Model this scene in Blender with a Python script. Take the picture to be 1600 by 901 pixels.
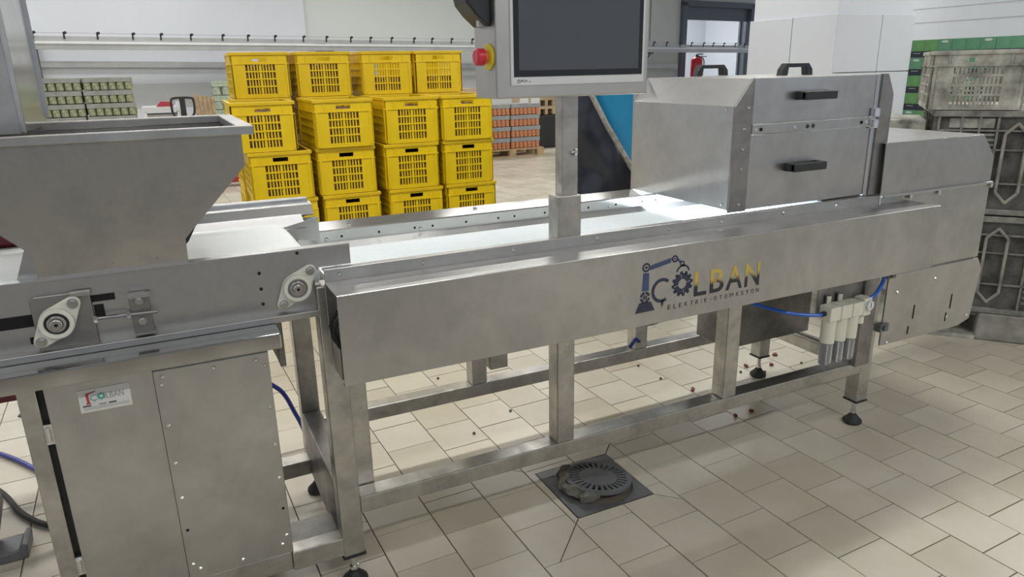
import bpy, bmesh, math, random
from mathutils import Vector, Matrix, Euler
random.seed(7)
PI = math.pi
S = bpy.context.scene
C = S.collection
for o in list(bpy.data.objects): bpy.data.objects.remove(o)

# ------------------------------------------------------------------ camera
cd = bpy.data.cameras.new('camera'); cam = bpy.data.objects.new('camera', cd); C.objects.link(cam)
CAM_LOC = Vector((-0.3234, -1.6518, 1.4660)); CAM_ROT = Euler((1.2707, 0.0191, -0.4539), 'XYZ')
FPX = 1107.2
cam.location = CAM_LOC; cam.rotation_euler = CAM_ROT
cd.sensor_fit = 'HORIZONTAL'; cd.sensor_width = 36.0; cd.lens = FPX / 1600 * 36.0
cd.clip_start = 0.02; cd.clip_end = 200
S.camera = cam
# ------------------------------------------------------------------ world, lights, exposure
w = bpy.data.worlds.new('hall_air'); S.world = w; w.use_nodes = True
bg = w.node_tree.nodes['Background']; bg.inputs[0].default_value = (0.80, 0.86, 0.95, 1); bg.inputs[1].default_value = 0.66
S.view_settings.view_transform = 'Standard'; S.view_settings.look = 'None'
S.view_settings.gamma = 1.0; S.view_settings.use_curve_mapping = False
S.view_settings.exposure = 0.0
LAMP_Z = 4.15
LAMP_W = 70.0
LAMPS = [(x, y) for y in (1.35, 6.2, 11.0) for x in (-3.6, 0.2, 4.0, 7.8)] + [(x, -3.7) for x in (-2.2, 1.6, 5.4)] + [(10.6, 3.4), (10.6, 8.4)]  # last pair is unseen, added to brighten the right wall
def area(name, loc, rot, sx, sy, watts, col):
    l = bpy.data.lights.new(name, 'AREA'); l.shape = 'RECTANGLE'; l.size = sx; l.size_y = sy; l.energy = watts; l.color = col
    o = bpy.data.objects.new(name, l); C.objects.link(o); o.location = loc; o.rotation_euler = rot
    return o
for i, (lx, ly) in enumerate(LAMPS):
    area('strip_lamp_light', (lx, ly, LAMP_Z - 0.06), (0, 0, 0), 2.4, 0.22, LAMP_W, (1.0, 0.985, 0.955))  # includes the added unseen pair for the right wall

# ------------------------------------------------------------------ materials
MATS = {}
def new_mat(name):
    m = bpy.data.materials.new(name); m.use_nodes = True
    nt = m.node_tree; b = nt.nodes['Principled BSDF']
    return m, nt, b
def N(nt, kind, **kw):
    n = nt.nodes.new(kind)
    for k, v in kw.items():
        if isinstance(v, (int, float, tuple, list)) and k in n.inputs: n.inputs[k].default_value = v
        else: setattr(n, k, v)
    return n
def plain(name, col, rough=0.5, metal=0.0, var=0.12, scale=8.0, spec=0.5, bump=0.0, coat=0.0):
    """base colour with slight noise variation, on object coordinates"""
    m, nt, b = new_mat(name)
    tc = N(nt, 'ShaderNodeTexCoord'); no = N(nt, 'ShaderNodeTexNoise', Scale=scale, Detail=5.0, Roughness=0.6)
    nt.links.new(tc.outputs['Object'], no.inputs['Vector'])
    r = N(nt, 'ShaderNodeValToRGB')
    r.color_ramp.elements[0].position = 0.3; r.color_ramp.elements[1].position = 0.7
    r.color_ramp.elements[0].color = tuple(c * (1 - var) for c in col) + (1,)
    r.color_ramp.elements[1].color = tuple(min(1, c * (1 + var)) for c in col) + (1,)
    nt.links.new(no.outputs['Fac'], r.inputs['Fac']); nt.links.new(r.outputs['Color'], b.inputs['Base Color'])
    b.inputs['Roughness'].default_value = rough; b.inputs['Metallic'].default_value = metal
    b.inputs['Specular IOR Level'].default_value = spec; b.inputs['Coat Weight'].default_value = coat
    if bump:
        bu = N(nt, 'ShaderNodeBump', Strength=bump, Distance=0.004)
        nt.links.new(no.outputs['Fac'], bu.inputs['Height']); nt.links.new(bu.outputs['Normal'], b.inputs['Normal'])
    MATS[name] = m
    return m
def steel(name, c0, c1, r0, r1, scale=5.0, brush=(1, 1, 60)):
    """stainless sheet: cloudy stains plus fine brushing"""
    m, nt, b = new_mat(name)
    tc = N(nt, 'ShaderNodeTexCoord')
    no = N(nt, 'ShaderNodeTexNoise', Scale=scale, Detail=6.0, Roughness=0.62, Distortion=0.6)
    n2 = N(nt, 'ShaderNodeTexNoise', Scale=scale * 5, Detail=3.0)
    mp = N(nt, 'ShaderNodeMapping'); mp.inputs['Scale'].default_value = brush
    n3 = N(nt, 'ShaderNodeTexNoise', Scale=14.0, Detail=4.0)
    nt.links.new(tc.outputs['Object'], no.inputs['Vector']); nt.links.new(tc.outputs['Object'], n2.inputs['Vector'])
    nt.links.new(tc.outputs['Object'], mp.inputs['Vector']); nt.links.new(mp.outputs['Vector'], n3.inputs['Vector'])
    ad = N(nt, 'ShaderNodeMath', operation='MULTIPLY_ADD'); ad.inputs[1].default_value = 0.35
    nt.links.new(n2.outputs['Fac'], ad.inputs[0]); 
    su = N(nt, 'ShaderNodeMath', operation='SUBTRACT'); su.inputs[1].default_value = 0.175
    nt.links.new(no.outputs['Fac'], su.inputs[0]); nt.links.new(su.outputs[0], ad.inputs[2])
    r = N(nt, 'ShaderNodeValToRGB'); r.color_ramp.elements[0].position = 0.32; r.color_ramp.elements[1].position = 0.66
    r.color_ramp.elements[0].color = c0 + (1,); r.color_ramp.elements[1].color = c1 + (1,)
    nt.links.new(ad.outputs[0], r.inputs['Fac']); nt.links.new(r.outputs['Color'], b.inputs['Base Color'])
    mr = N(nt, 'ShaderNodeMapRange'); mr.inputs['From Min'].default_value = 0.3; mr.inputs['From Max'].default_value = 0.7
    mr.inputs['To Min'].default_value = r1; mr.inputs['To Max'].default_value = r0
    nt.links.new(ad.outputs[0], mr.inputs['Value']); nt.links.new(mr.outputs['Result'], b.inputs['Roughness'])
    b.inputs['Metallic'].default_value = 1.0
    MATS[name] = m
    return m
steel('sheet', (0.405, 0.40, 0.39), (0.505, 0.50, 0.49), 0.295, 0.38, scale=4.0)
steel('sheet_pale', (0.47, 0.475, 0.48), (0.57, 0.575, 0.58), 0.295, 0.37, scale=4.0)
steel('sheet_clean', (0.42, 0.42, 0.41), (0.50, 0.50, 0.49), 0.10, 0.17, scale=3.0)
steel('sheet_smeared', (0.31, 0.305, 0.295), (0.45, 0.445, 0.43), 0.32, 0.50, scale=3.0)
steel('tube', (0.36, 0.35, 0.325), (0.53, 0.515, 0.48), 0.30, 0.45, scale=7, brush=(40, 40, 2))
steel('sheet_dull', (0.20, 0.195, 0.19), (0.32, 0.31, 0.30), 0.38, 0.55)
steel('bolt', (0.60, 0.60, 0.60), (0.75, 0.75, 0.74), 0.14, 0.24, scale=30)
plain('black_plastic', (0.022, 0.023, 0.026), 0.38, var=0.2)
plain('rubber', (0.015, 0.015, 0.016), 0.6, var=0.2)
plain('hole', (0.006, 0.006, 0.007), 0.9, var=0.1)
plain('hmi_shell', (0.50, 0.49, 0.47), 0.42, metal=1.0, var=0.08, scale=4)
plain('bezel', (0.66, 0.67, 0.68), 0.4, var=0.03)
plain('screen', (0.035, 0.039, 0.045), 0.07, var=0.05, spec=1.0)
plain('screen_border', (0.006, 0.007, 0.01), 0.08, var=0.05)
plain('red_button', (0.62, 0.03, 0.05), 0.32, var=0.06)
plain('orange_plastic', (0.75, 0.22, 0.05), 0.4, var=0.06)
plain('yellow_ring', (0.80, 0.66, 0.03), 0.4, var=0.06)
plain('crate_yellow', (0.80, 0.56, 0.005), 0.36, var=0.08, scale=5)
plain('crate_yellow_deep', (0.74, 0.50, 0.005), 0.40, var=0.10, scale=5)
plain('belt_white', (0.80, 0.83, 0.82), 0.45, var=0.03)
plain('cord_white', (0.76, 0.82, 0.84), 0.42, var=0.03)
plain('bearing_plastic', (0.66, 0.66, 0.58), 0.42, var=0.10, scale=30)
plain('regulator_plastic', (0.68, 0.67, 0.56), 0.42, var=0.05)
plain('blue_hose', (0.02, 0.12, 0.55), 0.3, var=0.05)
plain('navy_hose', (0.02, 0.03, 0.22), 0.35, var=0.05)
plain('wall_white', (0.66, 0.69, 0.74), 0.6, var=0.025, scale=0.6)
plain('wall_cream', (0.66, 0.695, 0.68), 0.6, var=0.025, scale=0.6)
plain('wall_grey', (0.50, 0.515, 0.53), 0.6, var=0.03, scale=0.8)
plain('panel_grey', (0.62, 0.65, 0.70), 0.45, var=0.02, scale=0.8)
plain('rail_grey', (0.42, 0.43, 0.43), 0.42, metal=0.7, var=0.10, scale=3)
plain('rail_pale', (0.72, 0.74, 0.74), 0.4, metal=0.3, var=0.06, scale=3)
plain('door_frame', (0.11, 0.135, 0.17), 0.5, var=0.06)
plain('extinguisher_red', (0.55, 0.02, 0.04), 0.35, var=0.08)
plain('wood', (0.46, 0.33, 0.19), 0.75, var=0.25, scale=10)
plain('card_brown', (0.44, 0.33, 0.21), 0.8, var=0.15)
plain('can_green', (0.30, 0.325, 0.20), 0.4, var=0.5, scale=26)
plain('can_orange', (0.58, 0.25, 0.13), 0.4, var=0.30, scale=22)
plain('jar_green', (0.34, 0.40, 0.31), 0.3, var=0.30, scale=16)
plain('tray_grey', (0.30, 0.31, 0.32), 0.5, var=0.18, scale=9)
plain('tray_grey_green', (0.30, 0.315, 0.29), 0.45, var=0.22, scale=9)
plain('carton_green', (0.15, 0.36, 0.13), 0.5, var=0.25, scale=4)
plain('carton_green_cool', (0.13, 0.33, 0.20), 0.5, var=0.20, scale=4)
plain('carton_dark', (0.022, 0.028, 0.045), 0.5, var=0.15)
plain('print_pale', (0.60, 0.68, 0.62), 0.6, var=0.03)
plain('dirty_light', (0.34, 0.335, 0.29), 0.75, var=0.72, scale=8, bump=0.2)
plain('dirty_dark', (0.085, 0.085, 0.078), 0.7, var=0.65, scale=11, bump=0.2)
plain('dirty_rib', (0.20, 0.20, 0.18), 0.65, var=0.5, scale=14)
plain('dirty_pallet', (0.26, 0.25, 0.22), 0.8, var=0.4, scale=8, bump=0.2)
plain('blue_drum', (0.01, 0.22, 0.42), 0.42, var=0.06)
plain('black_film', (0.018, 0.021, 0.03), 0.22, var=0.2, bump=0.5, scale=12)
plain('film_hem', (0.25, 0.24, 0.22), 0.5, var=0.4, scale=40)
plain('maroon', (0.13, 0.012, 0.025), 0.5, var=0.15)
plain('pallet_truck_red', (0.30, 0.03, 0.03), 0.5, var=0.15)
plain('cast_grey', (0.15, 0.155, 0.165), 0.42, metal=0.4, var=0.18, scale=20)
plain('wet_rag', (0.12, 0.117, 0.10), 0.35, var=0.45, scale=30, bump=0.6)
plain('pepper', (0.17, 0.03, 0.022), 0.35, var=0.3, scale=40)
plain('pepper_heap', (0.15, 0.075, 0.035), 0.5, var=0.9, scale=42)
plain('scrap_dark', (0.05, 0.035, 0.025), 0.5, var=0.3, scale=40)
plain('sticker_white', (0.62, 0.61, 0.59), 0.5, var=0.05)
plain('print_black', (0.03, 0.03, 0.035), 0.5, var=0.05)
plain('print_grey', (0.25, 0.27, 0.28), 0.5, var=0.05)
plain('print_red', (0.42, 0.04, 0.06), 0.5, var=0.05)
plain('print_green', (0.08, 0.33, 0.26), 0.5, var=0.05)
plain('grout', (0.13, 0.112, 0.09), 0.8, var=0.2, scale=6)
plain('logo_navy', (0.035, 0.04, 0.075), 0.3, metal=0.3, var=0.1)
plain('logo_arm', (0.06, 0.085, 0.18), 0.3, metal=0.3, var=0.1)
plain('ceiling_white', (0.52, 0.53, 0.55), 0.7, var=0.02, scale=0.5)
def painted_reflection():
    m, nt, b = new_mat('logo_reflection')                    # reflection painted into the lettering colour: gold above, black below
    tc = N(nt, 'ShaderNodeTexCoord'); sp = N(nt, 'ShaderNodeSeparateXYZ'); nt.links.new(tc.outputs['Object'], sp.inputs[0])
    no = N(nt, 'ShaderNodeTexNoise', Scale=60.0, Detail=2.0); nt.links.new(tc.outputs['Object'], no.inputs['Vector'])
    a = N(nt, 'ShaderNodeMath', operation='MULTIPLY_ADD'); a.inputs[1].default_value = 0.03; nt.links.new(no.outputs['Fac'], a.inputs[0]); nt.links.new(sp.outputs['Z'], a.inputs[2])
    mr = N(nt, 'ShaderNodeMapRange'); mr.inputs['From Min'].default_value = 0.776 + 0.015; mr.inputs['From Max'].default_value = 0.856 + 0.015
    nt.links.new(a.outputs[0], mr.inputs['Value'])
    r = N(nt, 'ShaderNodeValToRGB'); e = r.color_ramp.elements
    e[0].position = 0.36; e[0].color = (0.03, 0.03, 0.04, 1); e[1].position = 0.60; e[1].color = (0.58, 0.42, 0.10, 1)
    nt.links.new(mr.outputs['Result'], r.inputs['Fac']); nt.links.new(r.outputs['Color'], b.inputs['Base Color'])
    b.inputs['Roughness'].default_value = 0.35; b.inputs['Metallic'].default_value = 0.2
    MATS['logo_reflection'] = m
painted_reflection()
def glassy():
    m, nt, b = new_mat('clear_bowl'); b.inputs['Base Color'].default_value = (0.75, 0.78, 0.80, 1)
    b.inputs['Roughness'].default_value = 0.08; b.inputs['Transmission Weight'].default_value = 0.75; b.inputs['IOR'].default_value = 1.3
    MATS['clear_bowl'] = m
    m, nt, b = new_mat('lamp_tube'); b.inputs['Base Color'].default_value = (1, 1, 1, 1)
    b.inputs['Emission Color'].default_value = (1.0, 0.97, 0.92, 1); b.inputs['Emission Strength'].default_value = 1.5
    MATS['lamp_tube'] = m
glassy()
def tile_mat():
    m, nt, b = new_mat('tile')
    ge = N(nt, 'ShaderNodeNewGeometry'); oi = N(nt, 'ShaderNodeObjectInfo')
    ad = N(nt, 'ShaderNodeMath', operation='ADD'); fr = N(nt, 'ShaderNodeMath', operation='FRACT')
    nt.links.new(ge.outputs['Random Per Island'], ad.inputs[0]); nt.links.new(oi.outputs['Random'], ad.inputs[1]); nt.links.new(ad.outputs[0], fr.inputs[0])
    r = N(nt, 'ShaderNodeValToRGB'); e = r.color_ramp.elements
    e[0].color = (0.505, 0.468, 0.385, 1); e[1].color = (0.585, 0.552, 0.47, 1)
    e2 = r.color_ramp.elements.new(0.5); e2.color = (0.55, 0.515, 0.43, 1)
    nt.links.new(fr.outputs[0], r.inputs['Fac'])
    no = N(nt, 'ShaderNodeTexNoise', Scale=3.1, Detail=8.0, Roughness=0.7); nt.links.new(ge.outputs['Position'], no.inputs['Vector'])
    r2 = N(nt, 'ShaderNodeValToRGB'); r2.color_ramp.elements[0].position = 0.22; r2.color_ramp.elements[1].position = 0.70
    r2.color_ramp.elements[0].color = (0.84, 0.81, 0.75, 1); r2.color_ramp.elements[1].color = (1, 1, 1, 1)
    nt.links.new(no.outputs['Fac'], r2.inputs['Fac'])
    mx = N(nt, 'ShaderNodeMixRGB', blend_type='MULTIPLY'); mx.inputs[0].default_value = 1.0
    nt.links.new(r.outputs['Color'], mx.inputs[1]); nt.links.new(r2.outputs['Color'], mx.inputs[2]); nt.links.new(mx.outputs[0], b.inputs['Base Color'])
    mr = N(nt, 'ShaderNodeMapRange'); mr.inputs['To Min'].default_value = 0.295; mr.inputs['To Max'].default_value = 0.36      # gloss differs tile by tile
    nt.links.new(fr.outputs[0], mr.inputs['Value']); nt.links.new(mr.outputs['Result'], b.inputs['Roughness'])
    b.inputs['Specular IOR Level'].default_value = 0.45
    MATS['tile'] = m
tile_mat()

# ------------------------------------------------------------------ mesh helpers
OFF = {}
class MB:
    def __init__(s): s.v = []; s.f = []; s.m = []; s.cur = 0
    def add(s, vs, fs):
        k = len(s.v); s.v += [tuple(p) for p in vs]; s.f += [[i + k for i in f] for f in fs]; s.m += [s.cur] * len(fs); return s
    def box(s, x0, x1, y0, y1, z0, z1):
        return s.add([(x0, y0, z0), (x1, y0, z0), (x1, y1, z0), (x0, y1, z0), (x0, y0, z1), (x1, y0, z1), (x1, y1, z1), (x0, y1, z1)],
                     [[3, 2, 1, 0], [4, 5, 6, 7], [0, 1, 5, 4], [1, 2, 6, 5], [2, 3, 7, 6], [3, 0, 4, 7]])
    def prism(s, poly, axis, a, b):
        """poly: 2D outline in the two other axes; y-axis: (x,z); x-axis: (y,z); z-axis: (x,y)"""
        n = len(poly)
        def P(p, t): return {'x': (t, p[0], p[1]), 'y': (p[0], t, p[1]), 'z': (p[0], p[1], t)}[axis]
        vs = [P(p, a) for p in poly] + [P(p, b) for p in poly]
        fs = [list(range(n))[::-1], list(range(n, 2 * n))] + [[i, (i + 1) % n, (i + 1) % n + n, i + n] for i in range(n)]
        return s.add(vs, fs)
    def cyl(s, p0, p1, r0, r1=None, n=12):
        r1 = r0 if r1 is None else r1
        p0 = Vector(p0); p1 = Vector(p1); d = (p1 - p0).normalized()
        a = d.orthogonal().normalized(); b = d.cross(a)
        vs = []
        for p, r in ((p0, r0), (p1, r1)):
            for i in range(n):
                t = 2 * PI * i / n; vs.append(p + a * (r * math.cos(t)) + b * (r * math.sin(t)))
        fs = [list(range(n))[::-1], list(range(n, 2 * n))] + [[i, (i + 1) % n, (i + 1) % n + n, i + n] for i in range(n)]
        return s.add(vs, fs)
    def dome(s, p, d, r, h, n=10):
        p = Vector(p); d = Vector(d).normalized(); s.cyl(p, p + d * h * 0.5, r, r, n); s.cyl(p + d * h * 0.5, p + d * h, r, r * 0.55, n); return s
    def lathe(s, prof, cx, cy, n=20, cz=0.0):
        k = len(prof); vs = []
        for r, z in prof:
            for i in range(n):
                t = 2 * PI * i / n; vs.append((cx + r * math.cos(t), cy + r * math.sin(t), cz + z))
        fs = [[j * n + i, j * n + (i + 1) % n, (j + 1) * n + (i + 1) % n, (j + 1) * n + i] for j in range(k - 1) for i in range(n)]
        fs += [list(range(n))[::-1], list(range((k - 1) * n, k * n))]
        return s.add(vs, fs)
    def tube(s, pts, r, n=8, sub=8):
        pts = [Vector(p) for p in pts]; q = []
        P = [pts[0] * 2 - pts[1]] + pts + [pts[-1] * 2 - pts[-2]]
        for i in range(1, len(P) - 2):
            for k in range(sub):
                t = k / sub; a, b, c, d = P[i - 1:i + 3]
                q.append(0.5 * ((2 * b) + (c - a) * t + (2 * a - 5 * b + 4 * c - d) * t * t + (3 * b - a - 3 * c + d) * t ** 3))
        q.append(pts[-1]); vs = []; up = Vector((0.1, 0.2, 1)).normalized()
        for i, p in enumerate(q):
            d = (q[min(i + 1, len(q) - 1)] - q[max(i - 1, 0)]).normalized(); a = d.cross(up).normalized(); b = d.cross(a)
            for k in range(n):
                t = 2 * PI * k / n; vs.append(p + a * (r * math.cos(t)) + b * (r * math.sin(t)))
        fs = [[i * n + k, i * n + (k + 1) % n, (i + 1) * n + (k + 1) % n, (i + 1) * n + k] for i in range(len(q) - 1) for k in range(n)]
        fs += [list(range(n))[::-1], list(range((len(q) - 1) * n, len(q) * n))]
        return s.add(vs, fs)
    def build(s, name, mat, parent=None, bevel=0.0, smooth=False, off=None):
        o3 = Vector(off) if off is not None else (OFF.get(parent.name, Vector()) if parent else Vector())
        me = bpy.data.meshes.new(name)
        me.from_pydata([tuple(Vector(p) - o3) for p in s.v], [], s.f)
        bm = bmesh.new(); bm.from_mesh(me); bmesh.ops.recalc_face_normals(bm, faces=bm.faces); bm.to_mesh(me); bm.free()
        mats = mat if isinstance(mat, (list, tuple)) else [mat]
        for k in mats: me.materials.append(MATS[k])
        for p, k in zip(me.polygons, s.m): p.material_index = k
        if smooth:
            for p in me.polygons: p.use_smooth = True
            me.set_sharp_from_angle(angle=math.radians(40))
        o = bpy.data.objects.new(name, me); C.objects.link(o)
        if parent: o.parent = parent; OFF[o.name] = o3
        if bevel:
            b = o.modifiers.new('bevel', 'BEVEL'); b.width = bevel; b.segments = 2; b.limit_method = 'ANGLE'; b.angle_limit = math.radians(35)
        return o
def tag(o, label, cat, group=None, kind=None):
    o['label'] = label; o['category'] = cat
    if group: o['group'] = group
    if kind: o['kind'] = kind
    return o
def thing(name, loc, label, cat, group=None, rotz=0.0, local=False):
    o = bpy.data.objects.new(name, None); C.objects.link(o); o.empty_display_size = 0.1
    o.location = loc; o.rotation_euler = (0, 0, rotz); OFF[o.name] = Vector() if local else Vector(loc)
    return tag(o, label, cat, group)
def struct(o): o['kind'] = 'structure'; return o
def copy_tree(o, parent=None):
    c = o.copy(); C.objects.link(c)
    if parent: c.parent = parent
    for ch in o.children: copy_tree(ch, c)
    return c
def B(x0, x1, y0, y1, z0, z1): return MB().box(x0, x1, y0, y1, z0, z1)
def text_mesh(body, bold=0.0):
    cu = bpy.data.curves.new('lettering', 'FONT'); cu.body = body; cu.offset = bold; cu.resolution_u = 4
    ob = bpy.data.objects.new('lettering', cu); C.objects.link(ob)
    dg = bpy.context.evaluated_depsgraph_get(); me = ob.evaluated_get(dg).to_mesh()
    vs = [v.co.copy() for v in me.vertices]; fs = [list(p.vertices) for p in me.polygons]
    ob.evaluated_get(dg).to_mesh_clear(); bpy.data.objects.remove(ob); bpy.data.curves.remove(cu)
    return vs, fs
def letters(name, body, x0, x1, z0, z1, y, mat, parent, bold=0.0):
    """flat print in the plane y = const, facing the viewer, fitted to a box"""
    vs, fs = text_mesh(body, bold)
    ax = min(v.x for v in vs); bx = max(v.x for v in vs); ay = min(v.y for v in vs); by = max(v.y for v in vs)
    mb = MB(); mb.add([(x0 + (v.x - ax) / (bx - ax) * (x1 - x0), y, z0 + (v.y - ay) / (by - ay) * (z1 - z0)) for v in vs], fs)
    return mb.build(name, mat, parent)
def hull(pts):
    pts = sorted(set((round(a, 5), round(b, 5)) for a, b in pts))
    def half(ps):
        h = []
        for p in ps:
            while len(h) > 1 and (h[-1][0] - h[-2][0]) * (p[1] - h[-2][1]) - (h[-1][1] - h[-2][1]) * (p[0] - h[-2][0]) <= 0: h.pop()
            h.append(p)
        return h[:-1]
    return half(pts) + half(pts[::-1])
def circ(cx, cz, r, n=16, a0=0.0, a1=2 * PI):
    return [(cx + r * math.cos(a0 + (a1 - a0) * i / n), cz + r * math.sin(a0 + (a1 - a0) * i / n)) for i in range(n)]
def ring(mb, cx, cz, r0, r1, y0, y1, a0=0.0, a1=2 * PI, n=24):
    """annulus sector extruded along y"""
    full = abs(a1 - a0 - 2 * PI) < 1e-6; k = n if full else n + 1
    A = [a0 + (a1 - a0) * i / n for i in range(k)]
    vs = []
    for y in (y0, y1):
        for r in (r0, r1): vs += [(cx + r * math.cos(t), y, cz + r * math.sin(t)) for t in A]
    fs = []
    for i in range(n):
        j = (i + 1) % k
        fs += [[i, j, k + j, k + i], [2 * k + i, 2 * k + j, 3 * k + j, 3 * k + i], [i, j, 2 * k + j, 2 * k + i], [k + i, k + j, 3 * k + j, 3 * k + i]]
    return mb.add(vs, fs)
def world_to_px(p):
    M = CAM_ROT.to_matrix(); q = M.transposed() @ (Vector(p) - CAM_LOC)
    if q.z > -0.05: return None
    return (800 + FPX * q.x / -q.z, 450.5 - FPX * q.y / -q.z)
ORD = ['first', 'second', 'third', 'fourth', 'fifth', 'sixth', 'seventh', 'eighth', 'ninth', 'tenth', 'eleventh', 'twelfth']

# ================================================================== SETTING
WALL_A = math.radians(10.0)
def wall_pt(t, d=0.0, z=0.0):
    """point on the back wall line: t metres along it, d metres in front of it"""
    return Vector((t * math.cos(WALL_A) + d * math.sin(WALL_A), 13.3 + t * math.sin(WALL_A) - d * math.cos(WALL_A), z))
def wall_box(mb, t0, t1, d0, d1, z0, z1):
    c = [wall_pt(t0, d0), wall_pt(t1, d0), wall_pt(t1, d1), wall_pt(t0, d1)]
    return mb.add([(p.x, p.y, z0) for p in c] + [(p.x, p.y, z1) for p in c],
                  [[3, 2, 1, 0], [4, 5, 6, 7], [0, 1, 5, 4], [1, 2, 6, 5], [2, 3, 7, 6], [3, 0, 4, 7]])
# ---- floor: grout bed, individual tiles
floor = struct(B(-9, 21, -9, 18.5, -0.10, -0.004).build('floor', 'grout'))
TH = 0.030; PX, PY = 0.2045, 0.2010; TX, TY = 1.567, -0.111
JW = 0.0042
DR = (0.766, 1.077, 0.128, 0.438)                     # drain plate
def clip(poly, nx, ny, c):
    """keep nx*x+ny*y <= c"""
    out = []
    for i in range(len(poly)):
        a, b = poly[i], poly[(i + 1) % len(poly)]
        da, db = nx * a[0] + ny * a[1] - c, nx * b[0] + ny * b[1] - c
        if da <= 0: out.append(a)
        if (da < 0 < db) or (db < 0 < da):
            t = da / (da - db); out.append((a[0] + t * (b[0] - a[0]), a[1] + t * (b[1] - a[1])))
    return out
def area2(p): return 0.5 * abs(sum(p[i][0] * p[(i + 1) % len(p)][1] - p[(i + 1) % len(p)][0] * p[i][1] for i in range(len(p)))) if len(p) > 2 else 0
tiles = []
ct, st = math.cos(TH), math.sin(TH)
for i in range(-52, 72):
    for j in range(-40, 92):
        u0 = i * PX; v0 = j * PY + (0.5 * PY if i % 2 else 0.0)
        q = [(u0 + JW / 2, v0 + JW / 2), (u0 + PX - JW / 2, v0 + JW / 2), (u0 + PX - JW / 2, v0 + PY - JW / 2), (u0 + JW / 2, v0 + PY - JW / 2)]
        P = [(TX + a * ct - b * st, TY + a * st + b * ct) for a, b in q]
        cx = sum(p[0] for p in P) / 4; cy = sum(p[1] for p in P) / 4
        if not (-8.5 < cx < 15 and -5.5 < cy < 16.5): continue
        if cx < -3.2 and cy < 6: continue
        if cy < -2.2 and cx < 1.5 : continue
        pieces = [P]
        if DR[0] - 0.4 < cx < DR[1] + 0.4 and DR[2] - 0.4 < cy < DR[3] + 0.4:
            g = 0.004; x0, x1, y0, y1 = DR[0] - g, DR[1] + g, DR[2] - g, DR[3] + g
            a = clip(P, 1, 0, x0); b = clip(P, -1, 0, -x1)
            m = clip(clip(P, -1, 0, -x0), 1, 0, x1)
            c = clip(m, 0, 1, y0); d = clip(m, 0, -1, -y1)
            inside = max(p[0] for p in P) > x0 and min(p[0] for p in P) < x1 and max(p[1] for p in P) > y0 and min(p[1] for p in P) < y1
            if inside: pieces = [s_ for s_ in (a, b, c, d) if area2(s_) > 2e-4]
            out = []
            for s_ in pieces:                         # mitre joints running out from the plate corners
                done = False
                for kx, ky, sx, sy in ((x0, y0, -1, -1), (x1, y0, 1, -1), (x0, y1, -1, 1), (x1, y1, 1, 1)):
                    mx_ = sum(p[0] for p in s_) / len(s_); my_ = sum(p[1] for p in s_) / len(s_)
                    if 0 < (mx_ - kx) * sx + 0.06 < 0.20 and 0 < (my_ - ky) * sy + 0.06 < 0.20 and ((mx_ - kx) * sx > 0 or (my_ - ky) * sy > 0):
                        nx, ny = sx * 0.7071, -sy * 0.7071; cc = nx * kx + ny * ky
                        e = clip(s_, nx, ny, cc - JW / 2); f = clip(s_, -nx, -ny, -cc - JW / 2)
                        out += [k for k in (e, f) if area2(k) > 2e-4]; done = True; break
                if not done: out.append(s_)
            pieces = out
        tiles += pieces
def tile_score(p):
    a = []
    for q in p:
        s_ = world_to_px((q[0], q[1], 0))
        if s_ is None: return 0
        a.append(s_)
    cx = sum(q[0] for q in a) / len(a); cy = sum(q[1] for q in a) / len(a)
    if not (0 < cx < 1600 and 0 < cy < 901): return 0
    mx_ = sum(q[0] for q in p) / len(p); my_ = sum(q[1] for q in p) / len(p)
    if my_ > 1.9 or (mx_ < 0.0 and my_ > 0.12 and mx_ > -0.62 and my_ < 0.75): return 0
    return area2(a)
order = sorted(range(len(tiles)), key=lambda i: -tile_score(tiles[i]))
near = set(order[:298])
rest = MB()
for i, p in enumerate(tiles):
    h = random.uniform(-0.0006, 0.0006)
    if i in near:
        cx = sum(q[0] for q in p) / len(p); cy = sum(q[1] for q in p) / len(p)
        o = MB().prism([(q[0] - cx, q[1] - cy) for q in p], 'z', -0.006, 0).build('floor_tile', 'tile', floor, off=(0, 0, 0))
        o.location = (cx, cy, h)
    else:
        n = len(p); rest.add([(q[0], q[1], h) for q in p] + [(q[0], q[1], -0.006) for q in p], [list(range(n))] + [[k, k + n, (k + 1) % n + n, (k + 1) % n] for k in range(n)])
o = rest.build('distant_floor_tiles', 'tile', floor); o['kind'] = 'stuff'
# ---- walls
mb = MB(); wall_box(mb, -9, 2.64, 0, -0.25, 0, 4.4); struct(mb.build('wall_back', 'wall_white'))
DT0, DT1, DZ = 13.9, 17.1, 3.20                       # door opening along the wall
mb = MB(); wall_box(mb, 2.64, DT0, -0.10, -0.35, 0, 4.4); wall_box(mb, DT1, 20, -0.10, -0.35, 0, 4.4); wall_box(mb, DT0, DT1, -0.10, -0.35, DZ, 4.4)
struct(mb.build('wall_back_recessed', 'wall_cream'))
mb = MB(); wall_box(mb, -9, 2.64, 0.012, 0.0, 0.92, 1.338); struct(mb.build('trim_1', 'wall_grey'))
mb = MB(); wall_box(mb, 2.64, DT0 - 0.1, -0.088, -0.10, 0.92, 1.338); struct(mb.build('trim_2', 'wall_grey'))
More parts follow.
